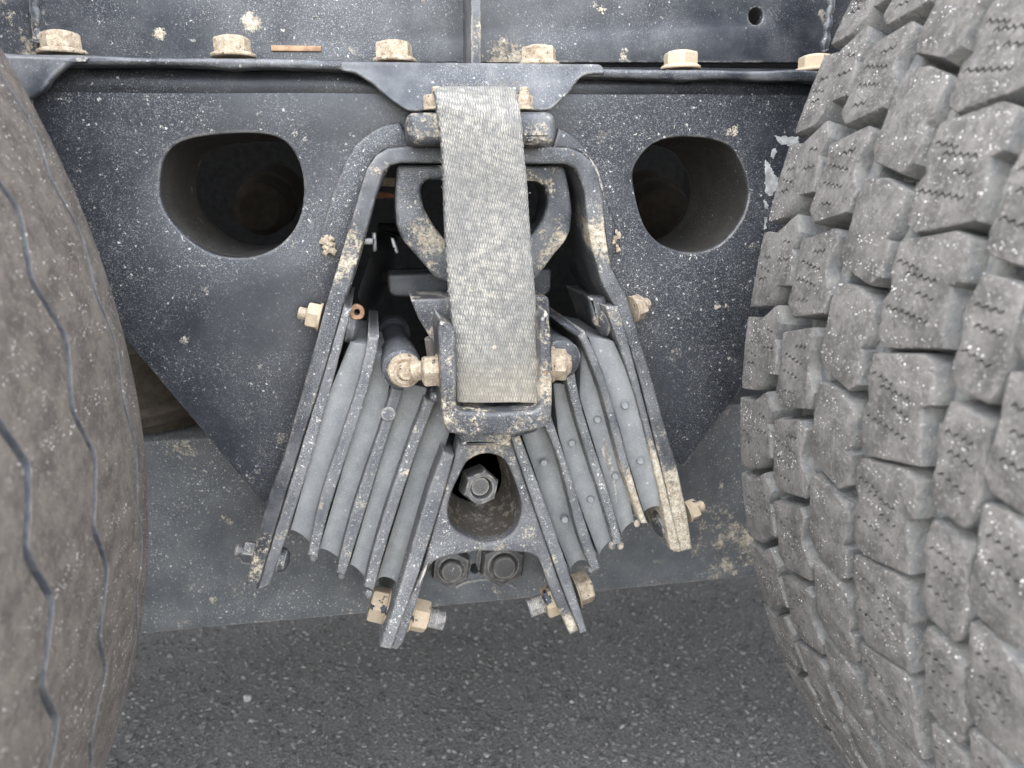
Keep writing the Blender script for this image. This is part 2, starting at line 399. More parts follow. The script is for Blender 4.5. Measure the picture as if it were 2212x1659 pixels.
# ------------------------------------------------------------------ road
bm = bmesh.new(); bmesh.ops.create_grid(bm, x_segments=2, y_segments=2, size=60)
road = link("road", from_bm(bm, 'road', False), M_ROAD); road['kind'] = 'structure'
def make_stones(n):
    bm = bmesh.new(); bmesh.ops.create_icosphere(bm, subdivisions=1, radius=1)
    V0 = np.array([v.co[:] for v in bm.verts]); Fc = np.array([[v.index for v in f.verts] for f in bm.faces]); bm.free()
    # only where the picture shows road: a strip under the truck between the wheels
    y = .56+1.25*rng.random(n)**1.15; x = (-.62+1.75*rng.random(n))*(.55+.45*y)
    s = .0011+.0024*rng.random(n)**3.5
    V = V0[None]*(1+.7*(rng.random((n, len(V0), 1))-.5))
    V = V*np.stack([s*(.8+.7*rng.random(n)), s*(.8+.7*rng.random(n)), s*(.5+.4*rng.random(n))], 1)[:, None]
    a = rng.random(n)*6.28; ca, sa = np.cos(a)[:, None], np.sin(a)[:, None]
    X = V[..., 0]*ca-V[..., 1]*sa+x[:, None]; Y = V[..., 0]*sa+V[..., 1]*ca+y[:, None]; Z = V[..., 2]+(s*.02)[:, None]
    P = np.stack([X, Y, Z], -1).reshape(-1, 3); FF = (Fc[None]+(np.arange(n)*len(V0))[:, None, None]).reshape(-1, 3)
    me = bpy.data.meshes.new('stones'); me.vertices.add(len(P)); me.vertices.foreach_set('co', P.ravel())
    me.loops.add(FF.size); me.loops.foreach_set('vertex_index', FF.ravel()); me.polygons.add(len(FF)); me.polygons.foreach_set('loop_start', np.arange(len(FF))*3)
    me.update(calc_edges=True)
    at = me.attributes.new('tone', 'FLOAT', 'POINT'); at.data.foreach_set('value', np.repeat(rng.random(n), len(V0)))
    smooth_shade(me, 50); return me
st = link("road_stones", make_stones(60000), M_STONE); st['kind'] = 'stuff'
def ground_pt(u, v):
    q = _d + _r*((u-1106)/F) - _u*((v-829.5)/F); t = -CH/q[2]; return Vector((q[0]*t, q[1]*t, 0))
g0 = ground_pt(535, 1514)
tag(link("pebble", lump((g0.x, g0.y, .004), .0055, (1, 1, .75), 3, .25, 2), M_STONEP), "small pale pebble lying on the asphalt right of the smooth tyre", "pebble")

# ------------------------------------------------------------------ truck frame (with the body floor it carries, and the far side)
YW = .600
frame = thing("truck_frame", "black painted truck frame rail with a row of rusty flange bolts across the top", "truck frame", (0, YW, .8))
hc = [(1633+16*math.cos(t), 35+19*math.sin(t)) for t in np.linspace(0, 2*math.pi, 18, endpoint=False)]
sl_ = [(593, 101), (686, 102), (686, 111), (593, 110)]
link("web", plate([(80, -420), (1806, -420), (1790, 135), (84, 135)], YW, .010, .001, [hc]), M_FRAME, frame)
link("web", plate([(-700, -420), (70, -420), (82, 140), (-700, 130)], YW+.012, .01, .002), M_FRAME, frame)
link("web", plate([(1812, -420), (2900, -420), (2900, 160), (1782, 135)], YW+.012, .01, .002), M_FRAME, frame)
link("weld_bead", tube([U(1805+2*math.sin(i*1.7)-i*1.35, 0-60+i*9, YW) for i in range(20)], lambda t: .0035, 8, .25), M_TAB, frame)
link("weld_bead", tube([U(70+i*.8+2*math.sin(i*1.3), -60+i*9, YW+.002) for i in range(18)], lambda t: .004, 8, .2), M_FRAME, frame)
link("rust_strip", boxm(U(640, 105, YW-.001), (.034, .003, .0036), .0005), M_OCHRE2, frame)
# gusset rib standing out from the web
link("gusset_rib", plate([(1017, -420), (1039, -420), (1040, 165), (1018, 165)], .552, .05, .0012), M_GUS, frame)
# lower flange seen on edge, swelling under each bolt
top = []; bot = []
lt = [(-60, 108), (40, 116), (188, 118), (300, 124), (455, 125), (560, 126), (760, 130), (905, 136), (1017, 141), (1120, 143), (1280, 147), (1430, 150), (1520, 150), (1640, 153), (1725, 150), (1830, 158)]
lb = [(-60, 140), (60, 142), (135, 142), (210, 140), (430, 142), (500, 149), (570, 145), (765, 152), (905, 152), (1017, 160), (1120, 160), (1285, 166), (1430, 171), (1480, 174), (1540, 170), (1640, 174), (1740, 176), (1830, 184)]
lt = catmull(lt, 5, False); lb = catmull(lb, 5, False)
link("lower_flange", plate(lt+lb[::-1], .548, .055, .0022), M_TAB, frame)
def tilt(me, ztop, k):
    for v in me.vertices:
        if v.co.z < ztop: v.co.y -= (ztop-v.co.z)*k
    return me
tabc = fillet([(735, 152), (768, 158), (802, 180), (838, 214), (878, 243), (1183, 241), (1221, 208), (1254, 167), (1272, 160), (1310, 160), (1300, 138), (735, 132)], 12, 5)
link("flange_tab", tilt(plate(tabc, .5455, .008, .0016, res=3), U(1000, 150, .5455).z, .28), M_TAB, frame)
tabl = fillet([(-60, 116), (190, 122), (190, 133), (150, 138), (118, 168), (104, 196), (74, 214), (20, 240), (-60, 240)], 12, 5)
link("flange_tab", tilt(plate(tabl, .5455, .008, .0028, res=3), U(100, 130, .5455).z, .28), M_TAB, frame)
# bolts on the flange
def bolt_on_flange(ul, ur, vt, fl, fr, vb, mat, last=False):
    Y = .566; c = U((ul+ur)/2, vb, Y); wpx = (ur-ul); k = (U(ur, vb, Y)-U(ul, vb, Y)).length
    frd = (U(fr, vb, Y)-U(fl, vb, Y)).length/2; h = U((ul+ur)/2, vt, Y).z-c.z
    me = revolve(hexhead(k*.93, h*.74, frd, h*.26, dome=.0008), 36, frame_to((0, 0, 1), c) @ Matrix.Rotation(random.random()*.5, 4, 'Z'), .02)
    o = link("flange_bolt", me, mat, frame)
    return o
for a in [(95, 175, 70, 82, 190, 118), (467, 542, 80, 455, 555, 124), (815, 890, 91, 805, 900, 135), (1128, 1200, 101, 1119, 1208, 143), (1437, 1502, 112, 1428, 1510, 150), (1730, 1795, 120, 1720, 1805, 155)]:
    bolt_on_flange(*a, M_RUST if a[0] < 1400 else M_FLAKE)
# cargo body overhead (it shades everything in view), far rail, cross members
link("cargo_body", boxm((0, 1.80, 2.2), (7.5, 2.5, 2.1), .01), M_DARK, frame)
link("far_light_block", boxm((0, 2.75, .62), (7, .05, 1.1), .004), M_DARK, frame)  # added panel, keeps light from coming in under the far side
link("far_rail", boxm((0, 1.38, .86), (6, .02, .30), .002), M_DARK, frame)
link("far_hanger", boxm((.05, 1.36, .52), (1.0, .02, .62), .002), M_DARK, frame)  # hanger of the far side, widened to block sky behind the gaps
link("crossmember", boxm((.02, 1.0, .78), (.16, .74, .14), .006), M_DARK, frame)
link("crossmember", boxm((-.95, 1.0, .86), (.10, .74, .2), .006), M_DARK, frame)
link("crossmember", boxm((1.1, 1.0, .86), (.10, .74, .2), .006), M_DARK, frame)
link("axle_housing", tube([(-.66, .64, .49), (-.66, 2.0, .49)], .075, 20), M_DARK, frame)
link("axle_housing", tube([(.75, .64, .49), (.75, 2.0, .49)], .075, 20), M_DARK, frame)
for xx in (-.66, .75):
    link("wheel", revolve([(0, 0), (.3, 0), (.46, .02), (.515, .05), (.52, .26), (.515, .48), (.46, .52), (0, .52)], 64, frame_to((0, 1, 0), (xx, 1.48, .505))), M_DARK, frame)
    link("brake_drum", revolve([(0, 0), (.19, 0), (.2, .01), (.2, .16), (0, .16)], 48, frame_to((0, 1, 0), (xx, .50, .49))), M_DARK, frame)

# ------------------------------------------------------------------ suspension hanger (big plate with two oval holes and the arch)
YP = .560
hang = thing("suspension_hanger", "black dusty hanger plate with two oval holes and a central arch", "suspension bracket", U(1100, 620, YP))
holeL = catmull([(345, 400), (352, 348), (375, 315), (420, 297), (500, 288), (570, 289), (612, 303), (641, 338), (655, 385), (655, 432), (643, 482), (615, 520), (575, 546), (520, 557), (460, 548), (410, 518), (370, 477), (349, 437)], 4)
holeR = catmull([(1367, 378), (1381, 341), (1409, 312), (1449, 297), (1510, 296), (1557, 306), (1586, 325), (1607, 365), (1617, 405), (1615, 437), (1600, 478), (1557, 527), (1500, 546), (1441, 534), (1402, 503), (1379, 450)], 4)
outl = [(62, 200), (85, 182), (1760, 180), (1800, 210), (1830, 500), (1640, 790), (1478, 1008)]
arch_in = [(1440, 1000), (1392, 870), (1330, 640), (1285, 540), (1262, 420), (1245, 370), (1218, 349), (870, 347), (842, 362), (815, 420), (778, 560), (735, 690), (700, 790), (640, 900), (590, 1080)]
po = outl+arch_in+[(575, 1087), (560, 1077), (270, 733), (150, 560)]
rad = [20, 14, 14, 20, 20, 5, 5]+[10]*len(arch_in)+[10, 8, 4, 4]
link("plate", plate(fillet(po, rad, 4), YP, .010, .0016, [holeL, holeR]), M_PLATE, hang)
# rounded top bend of the plate, rolling back under the flange
def roll(y0, r, u0, u1, v0):
    bm = bmesh.new(); rows = []
    n = 60
    for i in range(n+1):
        u = u0+(u1-u0)*i/n; p = U(u, v0+(u-u0)*.0035, y0); p.z += .0012*noise.noise(Vector((p.x*9, 0, 1)))
        rows.append([bm.verts.new((p.x, y0-.0008+r*(1-math.cos(a)), p.z+r*math.sin(a))) for a in np.linspace(-.25, 1.45, 9)])
    for A, B in zip(rows, rows[1:]):
        for k in range(8): bm.faces.new((A[k], B[k], B[k+1], A[k+1]))
    bmesh.ops.solidify(bm, geom=bm.faces[:], thickness=.004)
    return from_bm(bm, 'roll', True, 60)
link("top_bend", roll(YP, .016, 84, 1800, 186), M_BEND, hang)
for hl in (holeL, holeR):        # collar tubes going back from the holes to the rear plate
    bm = bmesh.new(); rings = []
    for j, (yy) in enumerate(np.linspace(YP+.004, YP+.112, 6)):
        ring = []
        for p in hl:
            q = U(p[0], p[1], YP); ring.append(bm.verts.new((q.x, yy, q.z)))
        rings.append(ring)
    N = len(hl)
    for A, B in zip(rings, rings[1:]):
        for k in range(N): bm.faces.new((A[k], A[(k+1) % N], B[(k+1) % N], B[k]))
    bmesh.ops.solidify(bm, geom=bm.faces[:], thickness=.0035)
    link("hole_tube", from_bm(bm, 'tube', True, 60), M_TUBE, hang)
# arch: thick bent plate, edge towards us
aoL = [(531, 1264), (553, 1166), (580, 1074), (613, 987), (643, 880), (683, 738), (705, 655), (738, 547), (757, 483), (777, 414), (793, 364), (813, 335), (838, 320), (886, 315)]
aoR = [(1193, 317), (1231, 319), (1257, 330), (1279, 349), (1293, 378), (1303, 425), (1308, 500), (1321, 580), (1354, 640), (1377, 713), (1404, 803), (1437, 920), (1461, 999), (1485, 1110), (1496, 1186)]
aiR = [(1468, 1194), (1456, 1193), (1446, 1081), (1429, 1010), (1411, 936), (1398, 880), (1376, 797), (1352, 724), (1333, 668), (1300, 612), (1285, 556), (1275, 517), (1268, 470), (1263, 414), (1254, 388), (1243, 364), (1221, 354)]
aiL = [(867, 352), (844, 357), (829, 371), (815, 418), (797, 483), (777, 547), (762, 600), (741, 662), (720, 738), (695, 823), (643, 985), (590, 1161), (568, 1230), (556, 1276)]
link("arch_plate", plate(aoL+aoR+aiR+aiL, .536, .095, .002, res=3), M_ARCH, hang)
# raised weld band round the arch
wl = [(697, 548), (690, 520), (700, 480), (720, 415), (740, 362), (760, 324), (784, 299), (820, 273), (865, 262)]
wr = [(1207, 277), (1231, 287), (1252, 304), (1273, 330), (1292, 372), (1320, 451), (1338, 505), (1343, 545)]
wil = [(888, 318), (838, 322), (815, 337), (796, 366), (780, 416), (760, 485), (742, 546), (732, 560)]
wir = [(1312, 550), (1306, 500), (1300, 425), (1290, 380), (1276, 352), (1255, 333), (1229, 322), (1195, 320)]
link("weld_band", plate(catmull(wl, 3, False)+catmull(wil, 3, False), .5560, .006, .0018, res=2), M_PLATE, hang)
link("weld_band", plate(catmull(wr, 3, False)+catmull(wir, 3, False), .5560, .006, .0018, res=2), M_PLATE, hang)
def bead(pts, Y, r, mat, par, n=8):
    P = catmull(pts, n, False); link("weld_bead", tube([U(p[0]+.8*math.sin(i*1.9), p[1], Y) for i, p in enumerate(P)], r, 8, .22), mat, par)
for k in range(9):
    link("mud_cake", lump(U(706+9*math.sin(k*2.1)+k*.6, 512+4.2*k, .5525), .0013+.0009*((k*7) % 5)/4, (1.2, .7, 1.2), k, .7, 2), M_MUD, hang)
for k in range(6):
    link("mud_cake", lump(U(1331+5*math.sin(k*1.7), 500+8*k, .5535), .0011+.0006*((k*3) % 4)/3, (1, .7, 1.4), k+20, .7, 2), M_MUD, hang)
# rear plate of the hanger
link("rear_plate", plate(fillet([(62, 200), (820, 200), (800, 420), (560, 1000), (270, 733)], 12), YP+.118, .008, .001), M_DARK, hang) if False else None
# torn remains of a white sticker
def torn(pts, Y, seed, mat):
    P = []
    for i in range(len(pts)):
        a, b_ = np.array(pts[i], float), np.array(pts[(i+1) % len(pts)], float); n = max(1, int(np.linalg.norm(b_-a)/2.5))
        for k in range(n):
            q = a+(b_-a)*k/n; P.append((q[0]+5*noise.noise(Vector((q[0]*.22, q[1]*.22, seed))), q[1]+5*noise.noise(Vector((q[0]*.22, q[1]*.22, seed+9)))))
    return plate(P, Y, .0006, .0001, res=1)
for i, pts in enumerate([[(1653, 345), (1662, 352), (1670, 370), (1680, 385), (1683, 402), (1672, 415), (1665, 425), (1653, 418)],
                         [(1668, 322), (1675, 320), (1677, 335), (1670, 345), (1665, 338)], [(1672, 294), (1725, 296), (1728, 330), (1712, 322), (1700, 312), (1690, 313), (1680, 304)],
                         [(1711, 340), (1730, 335), (1735, 360), (1716, 362)], [(1652, 432), (1662, 440), (1660, 455), (1652, 452)], [(1652, 468), (1658, 470), (1656, 494), (1651, 494)]]):
    link("sticker_scrap", torn(pts, YP-.0008, i*3.1, M_WHITE), M_WHITE, hang)

# ------------------------------------------------------------------ bump bracket behind the strap
brk = thing("bump_bracket", "black rough cast bracket with D shaped opening behind the strap", "bracket", U(1045, 480, .548))
bo = fillet([(857, 357), (1213, 356), (1222, 363), (1230, 408), (1237, 457), (1233, 497), (1221, 523), (1197, 550), (1160, 603), (1130, 608), (966, 608), (944, 604), (894, 546), (869, 518), (857, 487), (853, 440)], 10, 4)
bh = fillet([(924, 388), (1162, 392), (1177, 404), (1183, 424), (1178, 457), (1165, 487), (1140, 518), (1105, 540), (1000, 545), (962, 520), (936, 486), (916, 449), (909, 412), (911, 399)], 8, 4)
link("casting", plate(bo, .548, .034, .0026, [bh], res=3), M_CAST, brk)
link("back_flange", plate(fillet([(846, 374), (862, 372), (900, 560), (960, 625), (830, 600), (848, 500)], 5), .585, .02, .002), M_DARK, brk) if False else None

# bits behind the bracket
cb = thing("crossbar", "dark rounded steel bar crossing behind the strap under the cast bracket", "steel bar", U(1015, 616, .60))
link("bar", plate(fillet([(838, 594), (1192, 580), (1190, 628), (1178, 640), (960, 643), (850, 641), (840, 632)], 8, 4), .600, .035, .0025, res=3), M_BOSS, cb)
link("backing", plate([(822, 588), (1180, 572), (1180, 600), (822, 612)], .636, .02, .002), M_DARK, cb)
rb = tag(link("rust_bracket", plate([(826, 383), (870, 386), (870, 404), (826, 402)], .66, .02, .001), M_MUD), "small rust orange bracket in the dark gap left of the cast bracket", "bracket")
reg(rb); link("red_strip", plate([(812, 413), (858, 420), (856, 428), (808, 430)], .68, .008, .001), M_ORANGE, rb)
blk = tag(link("rubber_block", plate(fillet([(816, 484), (866, 484), (872, 512), (818, 505)], 5), .64, .03, .003), M_DARK), "dark block in the gap behind the arch, above the bright clips", "rubber block")
cf = thing("hose_fitting", "black hose fitting with bright steel clips in the gap left of the strap", "hose fitting", U(830, 540, .66))
link("hose", tube([U(828, 522, .655), U(830, 560, .67), U(800, 640, .74)], .012, 14), M_TRUNK, cf)
link("clip", boxm(U(793, 521, .65), (.014, .004, .006), .001), M_CHROME, cf)
link("clip", boxm(U(809, 523, .65), (.004, .004, .016), .001), M_CHROME, cf)
link("clip", plate([(843, 513), (852, 514), (862, 545), (856, 550), (848, 535)], .65, .004, .0008), M_CHROME, cf)

M_BRN0 = plain("brown_grime", (.010, .0075, .005), .9); M_BRN0.node_tree.nodes["Principled BSDF"].inputs["Specular IOR Level"].default_value = .1
for (px, py, rr, lb_) in ((560, 455, .034, "faint brown round canister deep inside the left oval hole"), (1435, 470, .04, "faint brown round canister deep inside the right oval hole")):
    cn = tag(link("air_canister", revolve([(0, 0), (rr*.7, 0), (rr*.95, .006), (rr, .02), (rr, .05), (rr*1.1, .052), (rr*1.1, .06), (rr, .062), (rr, .12), (0, .12)], 36, frame_to((.1, 1, .2), U(px, py, 1.0))), M_BRN0), lb_, "air canister", "dusty canisters inside the frame")

# ------------------------------------------------------------------ retaining bar that the strap hangs from
rbar = thing("retaining_bar", "rounded black bar the webbing strap loops over, with rusty nuts on top", "strap bar", U(1040, 277, .53))
link("bar", plate(fillet([(877, 242), (1203, 240), (1205, 314), (882, 313)], [22, 26, 30, 20], 7), .512, .042, .0055, res=4), M_BAR, rbar)
for u0, v0 in ((940, 238), (1128, 238)):
    p = U(u0, v0, .535); link("nut", revolve(hexhead(.013, .0075, .008, .002), 30, frame_to((0, 0, 1), p), .02), M_RUST, rbar)
    link("threaded_stub", revolve(stub(.0035, .006), 16, frame_to((0, 0, 1), p+Vector((.0015, 0, .008)))), M_RUST, rbar)

# ------------------------------------------------------------------ strap
def make_strap():
    Lp = catmull([(942, 178), (945, 233), (957, 333), (962, 470), (966, 560), (974, 660), (983, 750), (987, 868)], 20, False)
    Rp = catmull([(1127, 178), (1131, 300), (1140, 400), (1147, 500), (1153, 590), (1161, 680), (1168, 760), (1173, 870)], 20, False)
    nu, nv = 190, 560
    Lp, Rp = np.array(Lp), np.array(Rp); W_ = .0485; 
    rows = []
    for j in range(nv+1):
        t = j/nv; Y = .4985-.014*t
        l = [np.interp(t, np.linspace(0, 1, len(Lp)), Lp[:, k]) for k in (0, 1)]; r = [np.interp(t, np.linspace(0, 1, len(Rp)), Rp[:, k]) for k in (0, 1)]
        rows.append((U(l[0], l[1], Y), U(r[0], r[1], Y)))
    # length along strap
    cum = [0]
    for a, b_ in zip(rows, rows[1:]): cum.append(cum[-1]+(b_[0]-a[0]).length)
    P = np.zeros((nv+1, nu+1, 3)); Rl = np.zeros((nv+1, nu+1))
    NC = 33; RH = .0032
    for j in range(nv+1):
        a, b_ = rows[j]; s = cum[j]; row = s/RH; fr = row-math.floor(row); k = math.floor(row)
        x = np.linspace(0, 1, nu+1)
        wob = .22*np.array([noise.noise(Vector((xx*14, s*160, 3))) for xx in x[::5]]); wob = np.interp(x, x[::5], wob)
        ph = x*NC+(k % 2)*.5+wob
        rib = np.abs(np.sin(math.pi*ph))**.7
        prof = math.sin(math.pi*fr)**.55
        h = rib*(.6+.4*prof)*(.7+.6*np.interp(x, x[::5], [noise.noise(Vector((xx*30, s*260, 8)))+.5 for xx in x[::5]]))
        Rl[j] = np.clip(h, 0, 1)
        top_in = .006*max(0, 1-s/.008)**2
        edge = np.minimum(x, 1-x)
        back = .0022*np.exp(-edge/.02)+.020*max(0, (1-s/.014))**2.2 
        uneven = .0018*np.array([noise.noise(Vector((xx*2.2, s*22, 1))) for xx in x[::10]]); uneven = np.interp(x, x[::10], uneven)
        A = np.array(a); B = np.array(b_); jag = .0003*noise.noise(Vector((s*900, 0, 0)))
        A = A+np.array([jag-0, 0, 0]); B = B+np.array([.0003*noise.noise(Vector((s*900, 5, 0))), 0, 0])
        cor = (1-x)[:, None]*A+x[:, None]*B
        P[j, :, :] = cor; P[j, :, 1] += back-h*.0006+uneven
        lo = max(0, 1-s/.006); P[j, :, 2] -= lo*.0025*np.exp(-edge/.04)
    V = P.reshape(-1, 3).tolist(); idx = np.arange((nv+1)*(nu+1)).reshape(nv+1, nu+1)
    Fs = np.stack([idx[:-1, :-1], idx[1:, :-1], idx[1:, 1:], idx[:-1, 1:]], -1).reshape(-1, 4).tolist()
    # border skirt giving the strap its real thickness
    ring = list(idx[0, :])+list(idx[1:, -1])+list(idx[-1, -2::-1])+list(idx[-2:0:-1, 0]); base = len(V)
    for i in ring:
        q = V[i]; V.append([q[0], q[1]+.011, q[2]])
    n = len(ring); Fs += [[ring[i], ring[(i+1) % n], base+(i+1) % n, base+i] for i in range(n)]
    Fs.append([base+i for i in range(n)])
    me = bpy.data.meshes.new('strap'); me.from_pydata(V, [], Fs); me.update()
    at = me.attributes.new('relief', 'FLOAT', 'POINT'); at.data.foreach_set('value', np.concatenate([Rl.ravel(), np.full(n, .25)]))
    smooth_shade(me, 70); return me
strap = thing("rebound_strap", "dusty grey woven webbing strap running down the middle into the cast holder", "strap", U(1060, 870, .49))
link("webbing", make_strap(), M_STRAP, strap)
bm = bmesh.new()          # frayed threads at the cut top end and along the edges
def thread(p, d, l, r=.00022):
    q = Vector(p); pts = [q]
    for k in range(4):
        d = (Vector(d)+Vector((random.gauss(0, .35), random.gauss(0, .2), random.gauss(0, .3)))).normalized(); q = q+d*l/4; pts.append(q)
    vs = []
    for k, q in enumerate(pts):
        vs.append([bm.verts.new(q+Vector((r, 0, 0))), bm.verts.new(q+Vector((-r*.5, r, r*.5))), bm.verts.new(q+Vector((-r*.5, -r, -r*.5)))])
    for A, B in zip(vs, vs[1:]):
        for k in range(3): bm.faces.new((A[k], A[(k+1) % 3], B[(k+1) % 3], B[k]))
for i in range(110):
    t = random.random(); u = 950+175*t
    thread(U(u, 184+random.uniform(-3, 4), .503+random.random()*.006), (random.gauss(0, .5), -.2, 1), .001+.0035*random.random()*(1.5 if 1050 < u < 1110 else .35))
for i in range(36):
    t = random.random(); sd = random.random() < .6
    p = U(np.interp(t, [0, .5, 1], [945, 965, 986]) if sd else np.interp(t, [0, .5, 1], [1128, 1150, 1171]), 200+670*t, .489+.01*(1-t))
    thread(p, ((-1 if sd else 1), -.3, random.gauss(0, .6)), .0010+.0016*random.random(), .00015)
fz = from_bm(bm, 'fuzz'); at = fz.attributes.new('relief', 'FLOAT', 'POINT'); at.data.foreach_set('value', [.75]*len(fz.vertices))
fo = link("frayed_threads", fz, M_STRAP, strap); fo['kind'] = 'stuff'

# ------------------------------------------------------------------ centre saddle: wedge, socket, strap holder
sad = thing("spring_saddle", "dusty black cast saddle between the rubber springs, holding the strap end", "spring saddle", U(1050, 1300, .53))
wo = [(995, 925), (1104, 925), (1107, 950), (1127, 1019), (1157, 1106), (1182, 1176), (1206, 1250), (1245, 1345), (1252, 1362), (1231, 1371), (1204, 1313), (1181, 1256), (1172, 1226), (1160, 1204), (1140, 1196), (1104, 1192), (1037, 1192), (971, 1201), (940, 1212), (924, 1228), (915, 1255), (901, 1303), (871, 1391), (857, 1405), (846, 1400), (880, 1300), (912, 1235), (949, 1099), (982, 987)]
wh = catmull([(1057, 981), (1032, 985), (1009, 999), (992, 1030), (977, 1062), (968, 1098), (973, 1131), (995, 1154), (1032, 1170), (1056, 1173), (1081, 1167), (1106, 1153), (1123, 1124), (1126, 1091), (1116, 1050), (1101, 1012), (1085, 990)], 4)
link("wedge", plate(fillet(wo, 6, 3), .527, .020, .0025, [wh], res=3), M_WEDGE, sad)
# side flanges going back from the wedge
link("side_wall", plate([(982, 987), (1000, 990), (880, 1300), (858, 1404), (846, 1400), (880, 1300), (949, 1099)], .5472, .10, .001), M_WEDGE, sad)
link("side_wall", plate([(1127, 1019), (1110, 1022), (1168, 1215), (1231, 1371), (1250, 1362), (1206, 1250)], .5472, .10, .001), M_WEDGE, sad)
# socket: tapering sleeve behind the opening with its end wall
bm = bmesh.new(); rings = []; cx, cz = U(1030, 1035, .527).x, U(1030, 1035, .527).z
for yy, k, sh in ((.530, 1.01, 0), (.538, 1.0, 0), (.552, .97, .05), (.566, .9, .12), (.58, .80, .2)):
    ring = []
    for p in wh:
        q = U(p[0], p[1], .527); x = q.x+(cx-q.x)*(1-k); z = q.z+(cz-q.z)*(1-k)
        j = 1+.03*noise.noise(Vector((x*60, yy*90, z*60))); ring.append(bm.verts.new((x*1+.0, yy, z)))
    rings.append(ring)
N = len(wh)
for A, B in zip(rings, rings[1:]):
    for k in range(N): bm.faces.new((A[k], A[(k+1) % N], B[(k+1) % N], B[k]))
bm.faces.new(rings[-1])
bmesh.ops.solidify(bm, geom=bm.faces[:], thickness=-.002)
link("socket", from_bm(bm, 'socket', True, 50), M_CAVE, sad)
p = U(1027, 1040, .562)
link("hex_nut", revolve([(.0075, 0), (.0135, 0, 1), (.0150, .002, 1), (.0150, .016, 1), (.0138, .019, 1), (.0118, .0197), (.0088, .0197), (.0078, .017), (.0078, .0)], 48, frame_to((.12, -1, .10), p) @ Matrix.Rotation(.26, 4, 'Z')), M_HEX, sad)
link("bolt_end", revolve([(0, 0), (.0076, 0), (.0076, .014), (.0068, .0155), (0, .0158)], 32, frame_to((.12, -1, .10), p)), M_HEX, sad)
link("paint_chip", plate(catmull([(1017, 1154), (1030, 1160), (1058, 1154), (1050, 1164), (1040, 1169), (1024, 1166)], 2), .5462, .001, .0002), M_WHITE, sad)
# strap holder (bucket): U shaped casting in front
bo = fillet([(951, 690), (986, 715), (986, 880), (1000, 890), (1075, 893), (1155, 888), (1167, 878), (1167, 690), (1181, 668), (1190, 715), (1194, 800), (1193, 880), (1192, 905), (1180, 924), (1106, 941), (1022, 943), (966, 936), (957, 905), (953, 860), (952, 800), (946, 715)], [6, 4, 8, 8, 2, 8, 8, 4, 8, 6, 4, 4, 10, 12, 8, 8, 10, 8, 4, 4, 6], 4)
link("strap_holder", plate(bo, .473, .055, .0024, res=4), M_BUCKET, sad)
link("holder_floor", plate(fillet([(988, 878), (1168, 872), (1170, 900), (990, 905)], 4), .4925, .035, .001), M_BUCKET, sad)
# neck from holder to wedge, shoulders of the casting
link("neck", plate(fillet([(975, 905), (1185, 900), (1160, 935), (1104, 950), (1108, 966), (993, 966), (996, 950), (972, 930)], 10), .512, .030, .004, res=3), M_BUCKET, sad)
link("shoulder", plate(fillet([(887, 647), (1185, 640), (1188, 668), (1186, 720), (1150, 770), (955, 770), (928, 728), (905, 690)], [4, 10, 8, 8, 8, 8, 10, 10], 4), .522, .045, .0014, res=3), M_BUCKET, sad)
def xbolt(px, py, Y, axis, prof, mat, par, name="bolt", roll_=0.0):
    return link(name, revolve(prof, 36, frame_to(axis, U(px, py, Y)) @ Matrix.Rotation(roll_, 4, 'Z'), .025), mat, par)
xbolt(953, 800, .497, (-1, -.06, .02), hexhead(.0185, .0095, .0125, .003, dome=.0005), M_RUST2, sad, "holder_nut", .1)
xbolt(1191, 787, .497, (1, -.25, .0), hexhead(.0185, .0075, .0125, .003, dome=.003), M_RUST2, sad, "holder_bolt", .2)

# ------------------------------------------------------------------ rubber springs
def interp(poly, n):
    P = np.array(poly, float); d = np.r_[0, np.cumsum(np.linalg.norm(np.diff(P, axis=0), axis=1))]; t = np.linspace(0, d[-1], n)
    return np.stack([np.interp(t, d, P[:, 0]), np.interp(t, d, P[:, 1])], 1)
def rubber(A, B, Y, sag, depth=.10, n=40, m=12, wav=0.0):
    """rubber block between two plates: its front is a hollow trough, its back flat"""
    A, B = interp(A, n), interp(B, n); bm = bmesh.new(); fr = []; bk = []
    for i in range(n):
        rowf = []; rowb = []
        for j in range(m+1):
            t = j/m; p = A[i]*(1-t)+B[i]*t; q = U(p[0], p[1], Y); s = (1-(2*t-1)**2)**.6 if 0 < t < 1 else 0
            end = min(i, n-1-i)/n
            rowf.append(bm.verts.new((q.x, Y+sag*s+.0006*noise.noise(q*40), q.z))); rowb.append(bm.verts.new((q.x, Y+depth, q.z)))
        fr.append(rowf); bk.append(rowb)
    def quads(G):
        for a, b_ in zip(G, G[1:]):
            for k in range(len(a)-1): bm.faces.new((a[k], a[k+1], b_[k+1], b_[k]))
    quads(fr); quads(bk)
    for k in range(m): bm.faces.new((fr[0][k], fr[0][k+1], bk[0][k+1], bk[0][k])); bm.faces.new((fr[-1][k], fr[-1][k+1], bk[-1][k+1], bk[-1][k]))
    for i in range(n-1): bm.faces.new((fr[i][0], fr[i+1][0], bk[i+1][0], bk[i][0])); bm.faces.new((fr[i][-1], fr[i+1][-1], bk[i+1][-1], bk[i][-1]))
    return from_bm(bm, 'rubber', True, 50)
